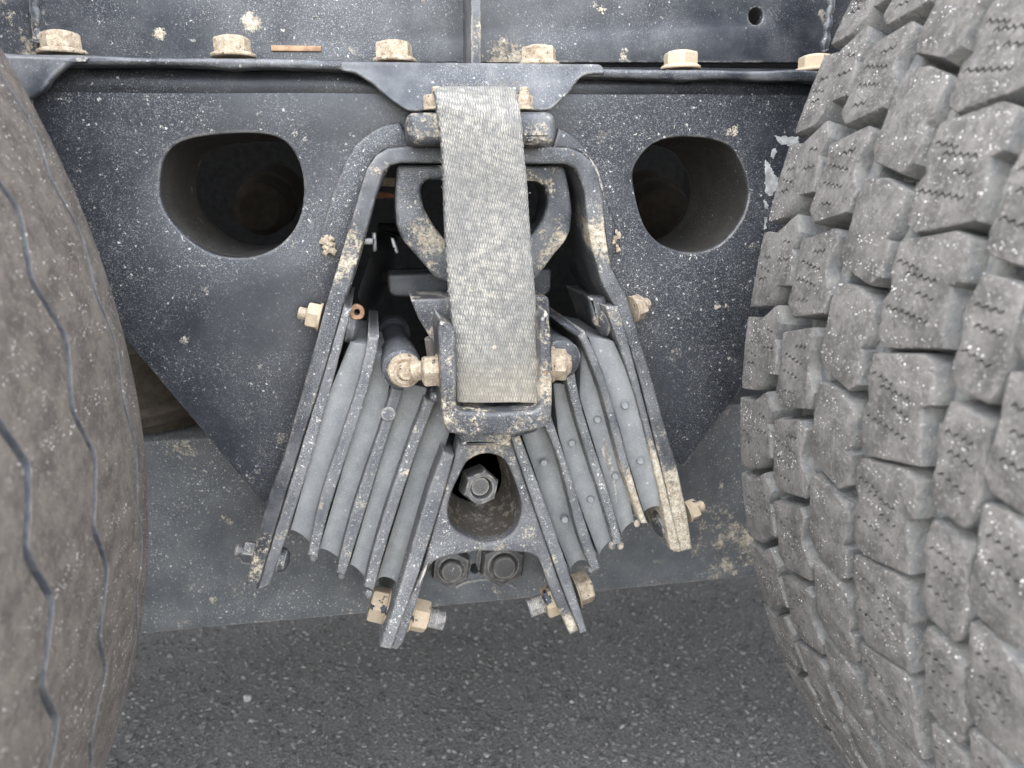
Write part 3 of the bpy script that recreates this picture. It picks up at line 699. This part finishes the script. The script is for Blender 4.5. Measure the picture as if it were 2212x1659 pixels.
def rough_strip(Lp, Rp, Y, depth, mat, par, name="metal_plate", bev=.0022):
    """plate edge with slightly ragged, worn outline"""
    def rag(P, k):
        A_ = np.array(P, float)
        if len(P) > 4:                                   # fair the measured outline into one clean curve
            cf = np.polyfit(A_[:, 1], A_[:, 0], 3); P = [(np.polyval(cf, v_), v_) for v_ in np.linspace(A_[0, 1], A_[-1, 1], 14)]
        Q = interp(P, max(8, int(np.linalg.norm(np.array(P[-1])-np.array(P[0]))/9)))
        return [(q[0]+.7*noise.noise(Vector((q[0]*.07, q[1]*.07, k))), q[1]) for q in Q]
    return link(name, plate(rag(Lp, 1.5)+rag(Rp, 4.5)[::-1], Y, depth, bev, res=3), mat, par)

LS = thing("rubber_spring", "left stack of grey rubber layers and steel plates leaning right at the top", "rubber spring", U(730, 1230, .53), "rubber spring packs either side of the saddle")
L0l = [(742, 664), (721, 738), (696, 823), (645, 985), (592, 1161), (570, 1228), (558, 1274)]; L0r = [(758, 670), (741, 745), (715, 837), (673, 987), (614, 1171), (594, 1240), (580, 1266)]
L1l = [(795, 728), (790, 757), (776, 827), (742, 916), (721, 986), (690, 1085), (664, 1190), (666, 1200)]; L1r = [(818, 730), (810, 793), (794, 841), (772, 912), (749, 986), (716, 1090), (688, 1190), (686, 1206)]
L2l = [(846, 838), (828, 905), (797, 987), (766, 1090), (727, 1225), (728, 1238)]; L2r = [(872, 842), (852, 905), (825, 987), (793, 1095), (750, 1225), (746, 1244)]
L3l = [(917, 862), (911, 880), (873, 980), (838, 1087), (786, 1254), (788, 1268)]; L3r = [(942, 868), (935, 880), (899, 980), (862, 1090), (812, 1254), (808, 1278)]
L4l = [(958, 975), (915, 1097), (866, 1262), (855, 1300), (820, 1400)]; L4r = [(982, 985), (948, 1098), (911, 1235), (879, 1302), (846, 1404)]
rough_strip(L0l, L0r, .5335, .12, M_SPLATE, LS, "end_plate")
for a, b_ in ((L1l, L1r), (L2l, L2r), (L3l, L3r)): rough_strip(a, b_, .526, .12, M_SPLATE, LS)
rough_strip(L4l, L4r, .523, .12, M_SPLATE, LS, "end_plate")
YR = .5375
link("rubber_layer", rubber([(756, 742), (716, 837), (672, 987), (628, 1145)], [(792, 746), (777, 827), (722, 987), (668, 1172)], YR, .0042), M_RUB, LS)
link("rubber_layer", rubber([(812, 765), (794, 841), (748, 987), (690, 1186)], [(850, 770), (830, 905), (798, 987), (733, 1208)], YR, .0042), M_RUB, LS)
link("rubber_layer", rubber([(870, 830), (851, 906), (825, 987), (756, 1220)], [(922, 840), (911, 880), (873, 980), (790, 1251)], YR, .0042), M_RUB, LS)
link("rubber_layer", rubber([(938, 865), (898, 980), (812, 1258)], [(990, 875), (956, 980), (860, 1266)], YR, .011), M_RUB, LS)
def bead_end(p, Y, r, mat, par):
    link("end_bead", lump(U(p[0], p[1], Y), r, (1, 1, 1.25), p[0], .18, 2), mat, par)
for p in ((676, 1203), (737, 1243), (796, 1282)): bead_end(p, .531, .0032, M_SPLATE, LS)
bead_end((938, 858), .524, .0032, M_SPLATE, LS)
def boss(px, py, Y, r, par, back, taper):
    c = U(px, py, Y)
    pr = [(0, 0), (r*.80, 0), (r*.97, .0015), (r, .004), (r, .020), (r*.97, .022), (r*.97, .034), (r*.93, .036), (r*.93, .05), (r*taper, .056), (r*taper, back-.02), (r*.95, back-.015), (r*.95, back), (0, back)]
    link("ear_boss", revolve(pr, 48, frame_to((-.02, 1, .03), c)), M_BOSS, par)
boss(869, 800, .514, .0140, LS, .13, .72)
def ear_bolt(px, py, Y, par):
    c = U(px, py, Y)
    link("ear_bolt", revolve([(0, 0), (.0112, 0), (.0118, .003), (.0110, .0055), (.0085, .007), (.0066, .0066), (.0060, .0085), (.0052, .0100), (0, .0104)], 40, frame_to((.15, -1, .08), c), .05), M_RUST2, par)
ear_bolt(873, 799, .514, LS)
link("ear_bolt", revolve([(0, 0), (.0065, 0), (.0065, .009), (0, .0092)], 28, frame_to((1, -.1, .0), U(888, 801, .506)), .06), M_RUST2, LS)
link("threaded_stub", revolve(stub(.004, .012), 20, frame_to((-.1, -.2, 1), U(934, 768, .535))), M_CAVE, LS)
link("rivet", revolve([(0, 0), (.0052, 0), (.0052, .0012), (.0044, .0018), (0, .0018)], 24, frame_to((0, -1, 0), U(839, 894, .5265))), M_SPLATE, LS)

RS = thing("rubber_spring", "right stack of rubber layers with small round rubber studs, leaning left at the top", "rubber spring", U(1340, 1180, .53), "rubber spring packs either side of the saddle")
R0l = [(1307, 662), (1332, 724), (1345, 771), (1381, 886), (1409, 984), (1424, 1060), (1431, 1101), (1450, 1190)]; R0r = [(1338, 662), (1350, 724), (1374, 797), (1397, 880), (1428, 1010), (1445, 1081), (1453, 1110), (1474, 1190)]
R1l = [(1248, 728), (1266, 752), (1284, 808), (1316, 916), (1337, 985), (1352, 1039), (1386, 1132)]; R1r = [(1262, 716), (1282, 748), (1302, 806), (1336, 916), (1354, 985), (1370, 1039), (1400, 1132)]
R2l = [(1222, 812), (1232, 857), (1258, 952), (1292, 1057), (1328, 1178)]; R2r = [(1243, 806), (1250, 857), (1281, 952), (1313, 1057), (1345, 1176)]
R3l = [(1165, 900), (1183, 935), (1213, 1014), (1240, 1121), (1280, 1236)]; R3r = [(1190, 900), (1206, 935), (1235, 1039), (1265, 1124), (1298, 1228)]
R4l = [(1103, 944), (1128, 1019), (1158, 1106), (1183, 1176), (1207, 1250), (1247, 1348), (1254, 1370)]; R4r = [(1122, 940), (1156, 1022), (1192, 1131), (1212, 1185), (1235, 1250), (1262, 1345), (1268, 1364)]
rough_strip(R0l, R0r, .5335, .12, M_SPLATE_R, RS, "end_plate")
rough_strip(R1l, R1r, .526, .12, M_SPLATE_R, RS); rough_strip(R2l, R2r, .526, .12, M_SPLATE, RS); rough_strip(R3l, R3r, .526, .12, M_SPLATE, RS)
rough_strip(R4l, R4r, .523, .12, M_SPLATE, RS, "end_plate")
rough_strip([(1213, 702), (1222, 712), (1250, 732), (1262, 742)], [(1222, 698), (1236, 704), (1262, 722), (1272, 732)], .530, .05, M_BOSS, RS, "plate_tail")
link("rubber_layer", rubber([(1271, 728), (1303, 808), (1336, 916), (1354, 985), (1391, 1108)], [(1325, 738), (1348, 790), (1381, 886), (1411, 984), (1426, 1094)], YR, .0042), M_RUB, RS)
link("rubber_layer", rubber([(1255, 752), (1252, 857), (1281, 952), (1313, 1057), (1342, 1157)], [(1272, 756), (1286, 820), (1317, 916), (1352, 1039), (1370, 1128)], YR, .0042), M_RUB, RS)
link("rubber_layer", rubber([(1195, 830), (1206, 935), (1235, 1039), (1265, 1124), (1295, 1203)], [(1226, 832), (1233, 857), (1260, 952), (1293, 1057), (1321, 1170)], YR, .0042), M_RUB, RS)
link("rubber_layer", rubber([(1115, 905), (1156, 1022), (1192, 1131), (1234, 1236)], [(1172, 908), (1184, 935), (1214, 1014), (1241, 1121), (1274, 1217)], YR, .011), M_RUB, RS)
for p in ((1322, 1178), (1340, 1178)): bead_end(p, .531, .0030, M_SPLATE_R, RS)
for p in ((1376, 1131), (1277, 1230)): bead_end(p, .533, .0026, M_SPLATE_R, RS)
boss(1214, 778, .520, .0145, RS, .12, .8)
for q in ((1174, 998), (1219, 1120), (1234, 956), (1274, 1076), (1289, 905), (1327, 1026), (1348, 874), (1381, 993)):
    c = U(q[0], q[1], .5425)
    link("rubber_stud", revolve([(0, 0), (.0030, 0), (.0029, .0035), (.0024, .0046), (.0013, .0042), (0, .0044)], 20, frame_to((-.1, -1, .12), c), .05), M_RUB, RS)
# torn dried mud flake on one layer
link("mud_flake", torn([(1305, 940), (1312, 960), (1322, 1000), (1331, 1060), (1340, 1150), (1325, 1165), (1310, 1080), (1302, 1010), (1300, 970)], .5415, 2.0, M_MUD), black_paint("dusty_flake", base=(.16, .15, .13), film=.4, mid=.6, big=.5, mud=.45, rough=.9), RS)

# bolts through the end plates
nL = (U(700, 690, .55)-U(660, 680, .55)).normalized()
def thru(par, pn, ph, dirv, Y, afn=.0165, dome=.0115, stubr=.0045, mats=(None, None)):
    d = Vector(dirv).normalized()
    par_n = reg(xbolt(pn[0], pn[1], Y, -d, hexhead(afn, .008, afn*.62, .002), mats[0] or M_FLAKE, par, "nut", .3))
    xbolt(pn[0], pn[1], Y, -d, [(stubr*.9, .0)]+[(p[0], p[1]+.0095) for p in stub(stubr, .0055)], mats[0] or M_RUST, par_n, "threaded_stub")
    xbolt(ph[0], ph[1], Y, d, [(0, 0), (dome, 0), (dome, .002), (dome*.9, .005), (dome*.55, .0075), (0, .0085)], mats[1] or M_CAST, par, "bolt_head")
thru(LS, (694, 686), (752, 705), (.93, -.05, -.25), .552, .0165)
thru(LS, (556, 1196), (602, 1208), (.93, -.05, -.25), .550, .0155, .0095, mats=(M_BUCKET, M_BUCKET))
link("cotter_eye", revolve([(.0022, -.0015), (.0050, -.0015), (.0056, 0), (.0050, .0015), (.0022, .0015), (.0022, -.0015)], 24, frame_to((.1, -1, .1), U(771, 674, .545)), .08), M_OCHRE, LS)
thru(RS, (1364, 668), (1310, 694), (-.94, -.28, -.20), .552, .0165, mats=(M_RUST2, M_BUCKET))
thru(RS, (1482, 1106), (1432, 1130), (-.94, -.1, -.25), .552, .015, .0120, mats=(M_FLAKE, M_BUCKET))
link("lug", plate(fillet([(1270, 640), (1308, 640), (1330, 700), (1318, 712), (1285, 705)], 6), .548, .012, .003), M_BUCKET, RS)
# bottom bolts joining wedge legs and end plates
d = Vector((.88, -.08, -.28)).normalized()
xbolt(838, 1310, .556, -d, hexhead(.0245, .0125, .0155, .002), M_FLAKE, LS, "bolt_head", .2)
nL_ = reg(xbolt(886, 1325, .556, d, hexhead(.0225, .0125, .0145, .0025), M_FLAKE, LS, "nut", .25))
xbolt(886, 1325, .556, d, [(p[0], p[1]+.015) for p in stub(.0078, .013)], M_SPLATE_R, nL_, "threaded_stub")
d = Vector((-.90, -.08, -.20)).normalized()
xbolt(1240, 1276, .556, -d, hexhead(.0235, .0125, .0155, .002), M_RUST, RS, "bolt_head", .2)
nR_ = reg(xbolt(1208, 1290, .556, d, hexhead(.0225, .0115, .0145, .0025), M_FLAKE, RS, "nut", .1))
xbolt(1208, 1290, .556, d, [(p[0], p[1]+.014) for p in stub(.0078, .012)], M_SPLATE_R, nR_, "threaded_stub")

# ------------------------------------------------------------------ equalizing beam
YB = .655
eb = thing("equalizing_beam", "dark grey dusty walking beam spanning low between the two tyres", "beam", U(1000, 1250, YB))
hb = [(1026+11*math.cos(t), 1229+11*math.sin(t)) for t in np.linspace(0, 2*math.pi, 16, endpoint=False)]
link("body", plate([(-300, 985), (320, 955), (1620, 872), (2100, 842), (2100, 1204), (1640, 1244), (1000, 1306), (300, 1370), (-300, 1424)], YB, .16, .0018, [hb], res=2), M_BEAM, eb)
for q in ((971, 1213, 44), (1081, 1205, 50)):
    c = U(q[0], q[1], YB); r = (U(q[0]+q[2], q[1], YB)-c).length
    hn = reg(link("hex_nut", revolve([(0, 0), (r*1.05, 0), (r*1.05, .003), (r, .004, 1), (r, .014, 1), (r*.9, .017, 1), (r*.62, .018), (r*.58, .016), (0, .016)], 36, frame_to((0, -1, .05), c) @ Matrix.Rotation(.4, 4, 'Z')), M_HEX, eb))
    link("bolt_end", revolve([(0, 0), (r*.52, 0), (r*.52, .021), (r*.45, .023), (0, .0235)], 28, frame_to((0, -1, .05), c)), M_HEX, hn)
bead([(985, 1268), (1010, 1256), (1050, 1252), (1090, 1258), (1115, 1270)], YB-.0005, .0014, M_BEAM, eb)
# things in the gap between smooth tyre and hanger
br = thing("brake_chamber", "brown dusty air chamber behind the smooth tyre, seen below the hanger plate", "brake chamber", U(340, 880, .74))
M_BRN = plain("brown_dust", (.055, .043, .03), .9)
link("canister", revolve([(0, 0), (.06, 0), (.075, .01), (.075, .05), (.082, .055), (.082, .065), (.075, .07), (.07, .12), (0, .13)], 40, frame_to((0, -.3, 1), U(330, 930, .76))), M_BRN, br)
link("bracket", plate([(255, 760), (360, 770), (380, 822), (260, 826)], .70, .01, .001), M_BEAM, br)

# ------------------------------------------------------------------ tyres
def polyoff(P, d):
    P = np.array(P); n = len(P); out = []
    A = sum(P[i][0]*P[(i+1) % n][1]-P[(i+1) % n][0]*P[i][1] for i in range(n)); sg = 1 if A > 0 else -1
    for i in range(n):
        a = P[i]-P[i-1]; b_ = P[(i+1) % n]-P[i]; a = a/(np.linalg.norm(a)+1e-9); b_ = b_/(np.linalg.norm(b_)+1e-9)
        nn = np.array([a[1]+b_[1], -(a[0]+b_[0])])*sg; nn /= max(np.linalg.norm(nn), .6)
        out.append(P[i]+nn*d)
    return np.array(out)
def wear_attr(me, fn):
    co = np.zeros(len(me.vertices)*3); me.vertices.foreach_get('co', co); co = co.reshape(-1, 3)
    at = me.attributes.new('wear', 'FLOAT', 'POINT'); at.data.foreach_set('value', fn(co))
RT = .520
def block_mesh(poly, sipes, depth, seed, grow=1.1):
    """tread block: poly in mm (s along the circumference, y across), wrapped on the tyre; zigzag sipes are cut in"""
    P = []
    n = len(poly)
    for i in range(n):
        a, b_ = np.array(poly[i], float), np.array(poly[(i+1) % n], float); k = max(1, int(np.linalg.norm(b_-a)/3.2))
        along = abs(b_[0]-a[0]) > 2.0*abs(b_[1]-a[1])
        for j in range(k):
            q = a+(b_-a)*j/k
            amp = .9 if along else .35
            P.append(q+np.array([.35*noise.noise(Vector((q[0]*.3, q[1]*.3, seed))), amp*noise.noise(Vector((q[0]*.28, q[1]*.1, seed+4.4)))]))
    P = polyoff(np.array(P), grow)
    def wrap(s, y, dr):
        r = RT+dr/1000; t = s/520.0; return Vector((-r*math.cos(t), y/1000, r*math.sin(t)))
    bm = bmesh.new(); N = len(P)
    lev = [(polyoff(P, 1.0), -depth), (polyoff(P, .35), -1.6), (P, -.5), (polyoff(P, -.2), -.15), (polyoff(P, -.55), 0)]
    rings = [[bm.verts.new(wrap(q[0], q[1], dr)) for q in Q] for Q, dr in lev]
    for A, B in zip(rings, rings[1:]):
        for k in range(N): bm.faces.new((A[k], A[(k+1) % N], B[(k+1) % N], B[k]))
    ft = bm.faces.new(rings[-1]); fb = bm.faces.new(rings[0][::-1])
    bmesh.ops.triangulate(bm, faces=[ft, fb]); bmesh.ops.recalc_face_normals(bm, faces=bm.faces)
    me = bpy.data.meshes.new('blk'); bm.to_mesh(me); bm.free()
    if sipes:
        cb_ = bmesh.new()
        for (s0, y0, s1, y1) in sipes:
            L_ = math.hypot(s1-s0, y1-y0); k = max(2, int(L_/2.1)); tx, ty = (s1-s0)/L_, (y1-y0)/L_
            pts = [(s0+(s1-s0)*j/k-ty*(1.0 if j % 2 else -1.0)*.95, y0+(y1-y0)*j/k+tx*(1.0 if j % 2 else -1.0)*.95) for j in range(k+1)]
            hw = .7; rows = []
            for q in pts:
                rows.append([cb_.verts.new(wrap(q[0]+o*(-ty)*hw, q[1]+o*tx*hw, dr)) for o, dr in ((-1, 2), (1, 2), (1, -5), (-1, -5))])
            for A, B in zip(rows, rows[1:]):
                for m_ in range(4): cb_.faces.new((A[m_], A[(m_+1) % 4], B[(m_+1) % 4], B[m_]))
            cb_.faces.new(rows[0]); cb_.faces.new(rows[-1][::-1])
        bmesh.ops.recalc_face_normals(cb_, faces=cb_.faces)
        mc = bpy.data.meshes.new('cut'); cb_.to_mesh(mc); cb_.free()
        oa = bpy.data.objects.new('a', me); oc = bpy.data.objects.new('c', mc); COL.objects.link(oa); COL.objects.link(oc)
        md = oa.modifiers.new('b', 'BOOLEAN'); md.operation = 'DIFFERENCE'; md.object = oc; md.solver = 'EXACT'
        dg = bpy.context.evaluated_depsgraph_get(); dg.update(); me2 = bpy.data.meshes.new_from_object(oa.evaluated_get(dg))
        bpy.data.objects.remove(oa); bpy.data.objects.remove(oc); bpy.data.meshes.remove(mc)
        if len(me2.vertices) > 20: bpy.data.meshes.remove(me); me = me2
    smooth_shade(me, 38)
    wear_attr(me, lambda co: np.clip((np.hypot(co[:, 0], co[:, 2])-(RT-.0022))/.0015, 0, 1))
    return me
# the six rows of blocks, measured across the tread (mm); sipes cut across each
ROWS = {
 'D': ([(101, 330), (107.5, 298), (105, 289), (89, 288), (86, 294), (80, 292), (60, 289), (53, 322), (56, 329), (73, 331), (79, 327), (88, 331)], [(93, 329, 90, 314), (88, 322, 86, 300), (71, 329, 68, 300), (78, 300, 80, 312)]),
 'C': ([(76, 371), (76, 356), (70, 340), (67, 339), (53, 340), (47, 343), (46, 339), (30, 340), (26, 346), (32, 369), (39, 374), (52, 372), (66, 373)], [(62, 371, 60, 352), (57, 366, 54, 344), (42, 371, 38, 352), (36, 362, 38, 350)]),
 'B': ([(41, 415), (49, 386), (46, 381), (30, 386), (25, 385), (15, 377), (6, 380), (-1, 408), (5, 415), (22, 413), (30, 413)], [(30, 411, 27, 390), (20, 411, 18, 392), (36, 402, 38, 390), (8, 408, 9, 396)]),
 'A': ([(43, 460), (43, 445), (55, 428), (46, 421), (36, 425), (32, 421), (16, 419), (14, 432), (1, 440), (-3, 459)], [(22, 457, 20, 444), (28, 455, 29, 446), (28, 438, 30, 424), (40, 436, 39, 427), (14, 456, 16, 446)]),
 'E': ([(92, 275), (90, 259), (88, 253), (79, 254.5), (66, 252), (58, 253), (47, 256), (44, 258), (47, 276), (55, 278), (68, 276), (79, 278)], [(80, 276, 79, 260), (72, 273, 70, 258), (61, 276, 57, 260)]),
 'F': ([(57, 249), (58, 238), (52, 222), (46, 214), (14, 214), (8, 226), (10, 246), (16, 251), (36, 248)], [(46, 246, 44, 230), (36, 244, 34, 228), (24, 246, 22, 230)]),
}
NP = 60; PITCHA = 2*math.pi/NP
XR, XL, ZA = .75393, -.65764, .49
tr = thing("lug_tyre", "big dusty lug tread tyre with deep staggered blocks at the right", "tyre", (XR, 0, ZA))
PM[tr.name] = Matrix.Identity(4)
prof = [(.300, 205), (.42, 196), (.475, 198), (.496, 206), (.499, 216), (.499, 250), (.499, 335), (.499, 420), (.500, 454), (.496, 464), (.475, 476), (.42, 480), (.300, 470)]
def carcass(prof, n=160):
    bm = bmesh.new(); rings = []
    pr = catmull([(p[1]/1000, p[0]) for p in prof], 3, False)
    for (y, r) in pr: rings.append([bm.verts.new((-r*math.cos(2*math.pi*k/n), y, r*math.sin(2*math.pi*k/n))) for k in range(n)])
    for A, B in zip(rings, rings[1:]):
        for k in range(n): bm.faces.new((A[k], A[(k+1) % n], B[(k+1) % n], B[k]))
    me = from_bm(bm, 'carcass', True, 60); wear_attr(me, lambda co: np.zeros(len(co))); return me
link("carcass", carcass(prof), M_TYR, tr)
stuff_parts = []
for key, (poly, sip) in ROWS.items():
    me = block_mesh(poly, sip, 22, hash(key) % 50 if False else ord(key)*1.3)
    for k in range(NP):
        ang = k*PITCHA; a = (ang+math.pi) % (2*math.pi)-math.pi; mid = math.degrees(a)+np.mean([p[0] for p in poly])/520*57.3
        if -48 < mid < 52:
            o = link("tread_block", me, M_TYR, tr); o.rotation_euler = (0, ang, 0)
        else: stuff_parts.append((me, ang))
# the rest of the tread, out of sight round the back: one joined part
def join_rot(lst):
    Vs = []; Fs = []; off = 0; Ws = []
    for me, ang in lst:
        co = np.zeros(len(me.vertices)*3); me.vertices.foreach_get('co', co); co = co.reshape(-1, 3)
        c, s = math.cos(ang), math.sin(ang); Vs.append(np.stack([co[:, 0]*c+co[:, 2]*s, co[:, 1], -co[:, 0]*s+co[:, 2]*c], 1))
        Fs += [[i+off for i in p.vertices] for p in me.polygons]; off += len(co)
        wv = np.zeros(len(co)); me.attributes['wear'].data.foreach_get('value', wv); Ws.append(wv)
    m2 = bpy.data.meshes.new('rest'); m2.from_pydata(np.concatenate(Vs).tolist(), [], Fs); m2.update()
    at = m2.attributes.new('wear', 'FLOAT', 'POINT'); at.data.foreach_set('value', np.concatenate(Ws)); smooth_shade(m2, 38); return m2
simple = {k: block_mesh(p, [], 22, ord(k)*1.3) for k, (p, s) in ROWS.items()}
rest = []
for key, (poly, sip) in ROWS.items():
    for k in range(NP):
        ang = k*PITCHA; a = (ang+math.pi) % (2*math.pi)-math.pi; mid = math.degrees(a)+np.mean([p[0] for p in poly])/520*57.3
        if not -48 < mid < 52: rest.append((simple[key], ang))
ro = link("tread_blocks", join_rot(rest), M_TYR, tr); ro['kind'] = 'stuff'
# tie bars in the grooves between rows
for s0, s1, y0, y1, dep in ((88, 101, 277, 290, 11), (64, 78, 276, 291, 9), (46, 56, 330, 341, 8), (70, 84, 330, 341, 10), (18, 34, 374, 380, 7), (26, 40, 414, 422, 7)):
    me = block_mesh([(s1, y1), (s1, y0), (s0, y0), (s0, y1)], [], 22, s0)
    for v in me.vertices:
        r = math.hypot(v.co.x, v.co.z); k = (r-dep/1000*(1 if r > RT-.006 else 0))/r; v.co.x *= k; v.co.z *= k
    wv = me.attributes['wear']; wv.data.foreach_set('value', np.zeros(len(me.vertices)))
    for k in range(NP):
        a = (k*PITCHA+math.pi) % (2*math.pi)-math.pi
        if -.8 < a < .75: o = link("tie_bar", me, M_TYR, tr); o.rotation_euler = (0, k*PITCHA, 0)

# left tyre: worn ribs parted by narrow zigzag grooves
tl = thing("rib_tyre", "smooth worn brown tyre with thin zigzag grooves at the left edge", "tyre", (XL, 0, ZA))
PM[tl.name] = Matrix.Identity(4)
linkc = carcass([(.300, 205), (.42, 196), (.475, 198), (.500, 206), (.512, 216), (.5125, 250), (.5125, 335), (.512, 420), (.510, 452), (.500, 464), (.475, 476), (.42, 480), (.300, 470)])
o = link("carcass", linkc, M_TYL, tl); o.rotation_euler = (0, math.pi, 0)
def zig(s, y0, amp, ph):
    t = ((s+ph)/(3267.2/56)) % 1.0; z = (t/.42 if t < .42 else 1.0 if t < .5 else 1-(t-.5)/.42 if t < .92 else 0.0)
    return y0+amp*(2*z-1)+.7*noise.noise(Vector((3*math.cos(s/520), y0, 3*math.sin(s/520))))*1.5
GR = [(302, 7, 3.0, 0), (368, 6.4, 2.6, 20), (431, 4.0, 1.7, 36)]        # centre y, zigzag amplitude, half width, phase
bounds = [(lambda s: 214.0, lambda s: zig(s, 252, 8, 10)-4)]+[]
edges_ = [lambda s: 212.0+.6*noise.noise(Vector((s*.05, 0, 0)))]
GR = [(243, 5.5, 3.0, 44)]+GR
ribs = []; prev = edges_[0]
for (y0, amp, hw, ph) in GR:
    ribs.append((prev, (lambda y0, amp, hw, ph: lambda s: zig(s, y0, amp, ph)-hw+.5*noise.noise(Vector((s*.4, y0, 1))))(y0, amp, hw, ph)))
    prev = (lambda y0, amp, hw, ph: lambda s: zig(s, y0, amp, ph)+hw+.5*noise.noise(Vector((s*.4, y0, 7))))(y0, amp, hw, ph)
ribs.append((prev, lambda s: 459.0+.8*noise.noise(Vector((s*.06, 0, 4)))))
def rib_mesh(lo, hi, last):
    n = 900; bm = bmesh.new(); rows = []
    for i in range(n):
        s = 3267.2*i/n; th = s/520.0
        a, b_ = lo(s), hi(s)
        ys = [(a-.2, -10), (a, -.5), (a+.45, 0)]+[(a+.45+(b_-a-.9)*k/4, 0) for k in (1, 2, 3)]+[(b_-.45, 0), (b_, -.5), (b_+.2, -10)]
        row = []
        for (y, dr) in ys:
            cr = -3.0*max(0, (y-425)/34)**2-3.0*max(0, (245-y)/34)**2
            r = RT+(dr+cr+.25*noise.noise(Vector((s*.05, y*.05, 2))))/1000
            row.append(bm.verts.new((r*math.cos(th), y/1000, r*math.sin(th))))
        rows.append(row)
    for i in range(n):
        A, B = rows[i], rows[(i+1) % n]
        for k in range(len(A)-1): bm.faces.new((A[k], A[k+1], B[k+1], B[k]))
    me = from_bm(bm, 'rib', True, 30); wear_attr(me, lambda co: np.tile(np.r_[0., 0., np.ones(len(co)//n-4), 0., 0.], n)); return me
for i, (lo, hi) in enumerate(ribs): link("tread_rib", rib_mesh(lo, hi, i == len(ribs)-1), M_TYL, tl)

for o in list(bpy.data.objects):
    if o.type == 'MESH' and o.data.users == 0: pass
print("objects", len(bpy.data.objects), "tris", sum(len(p.vertices)-2 for o in bpy.data.objects if o.type == 'MESH' for p in ()))
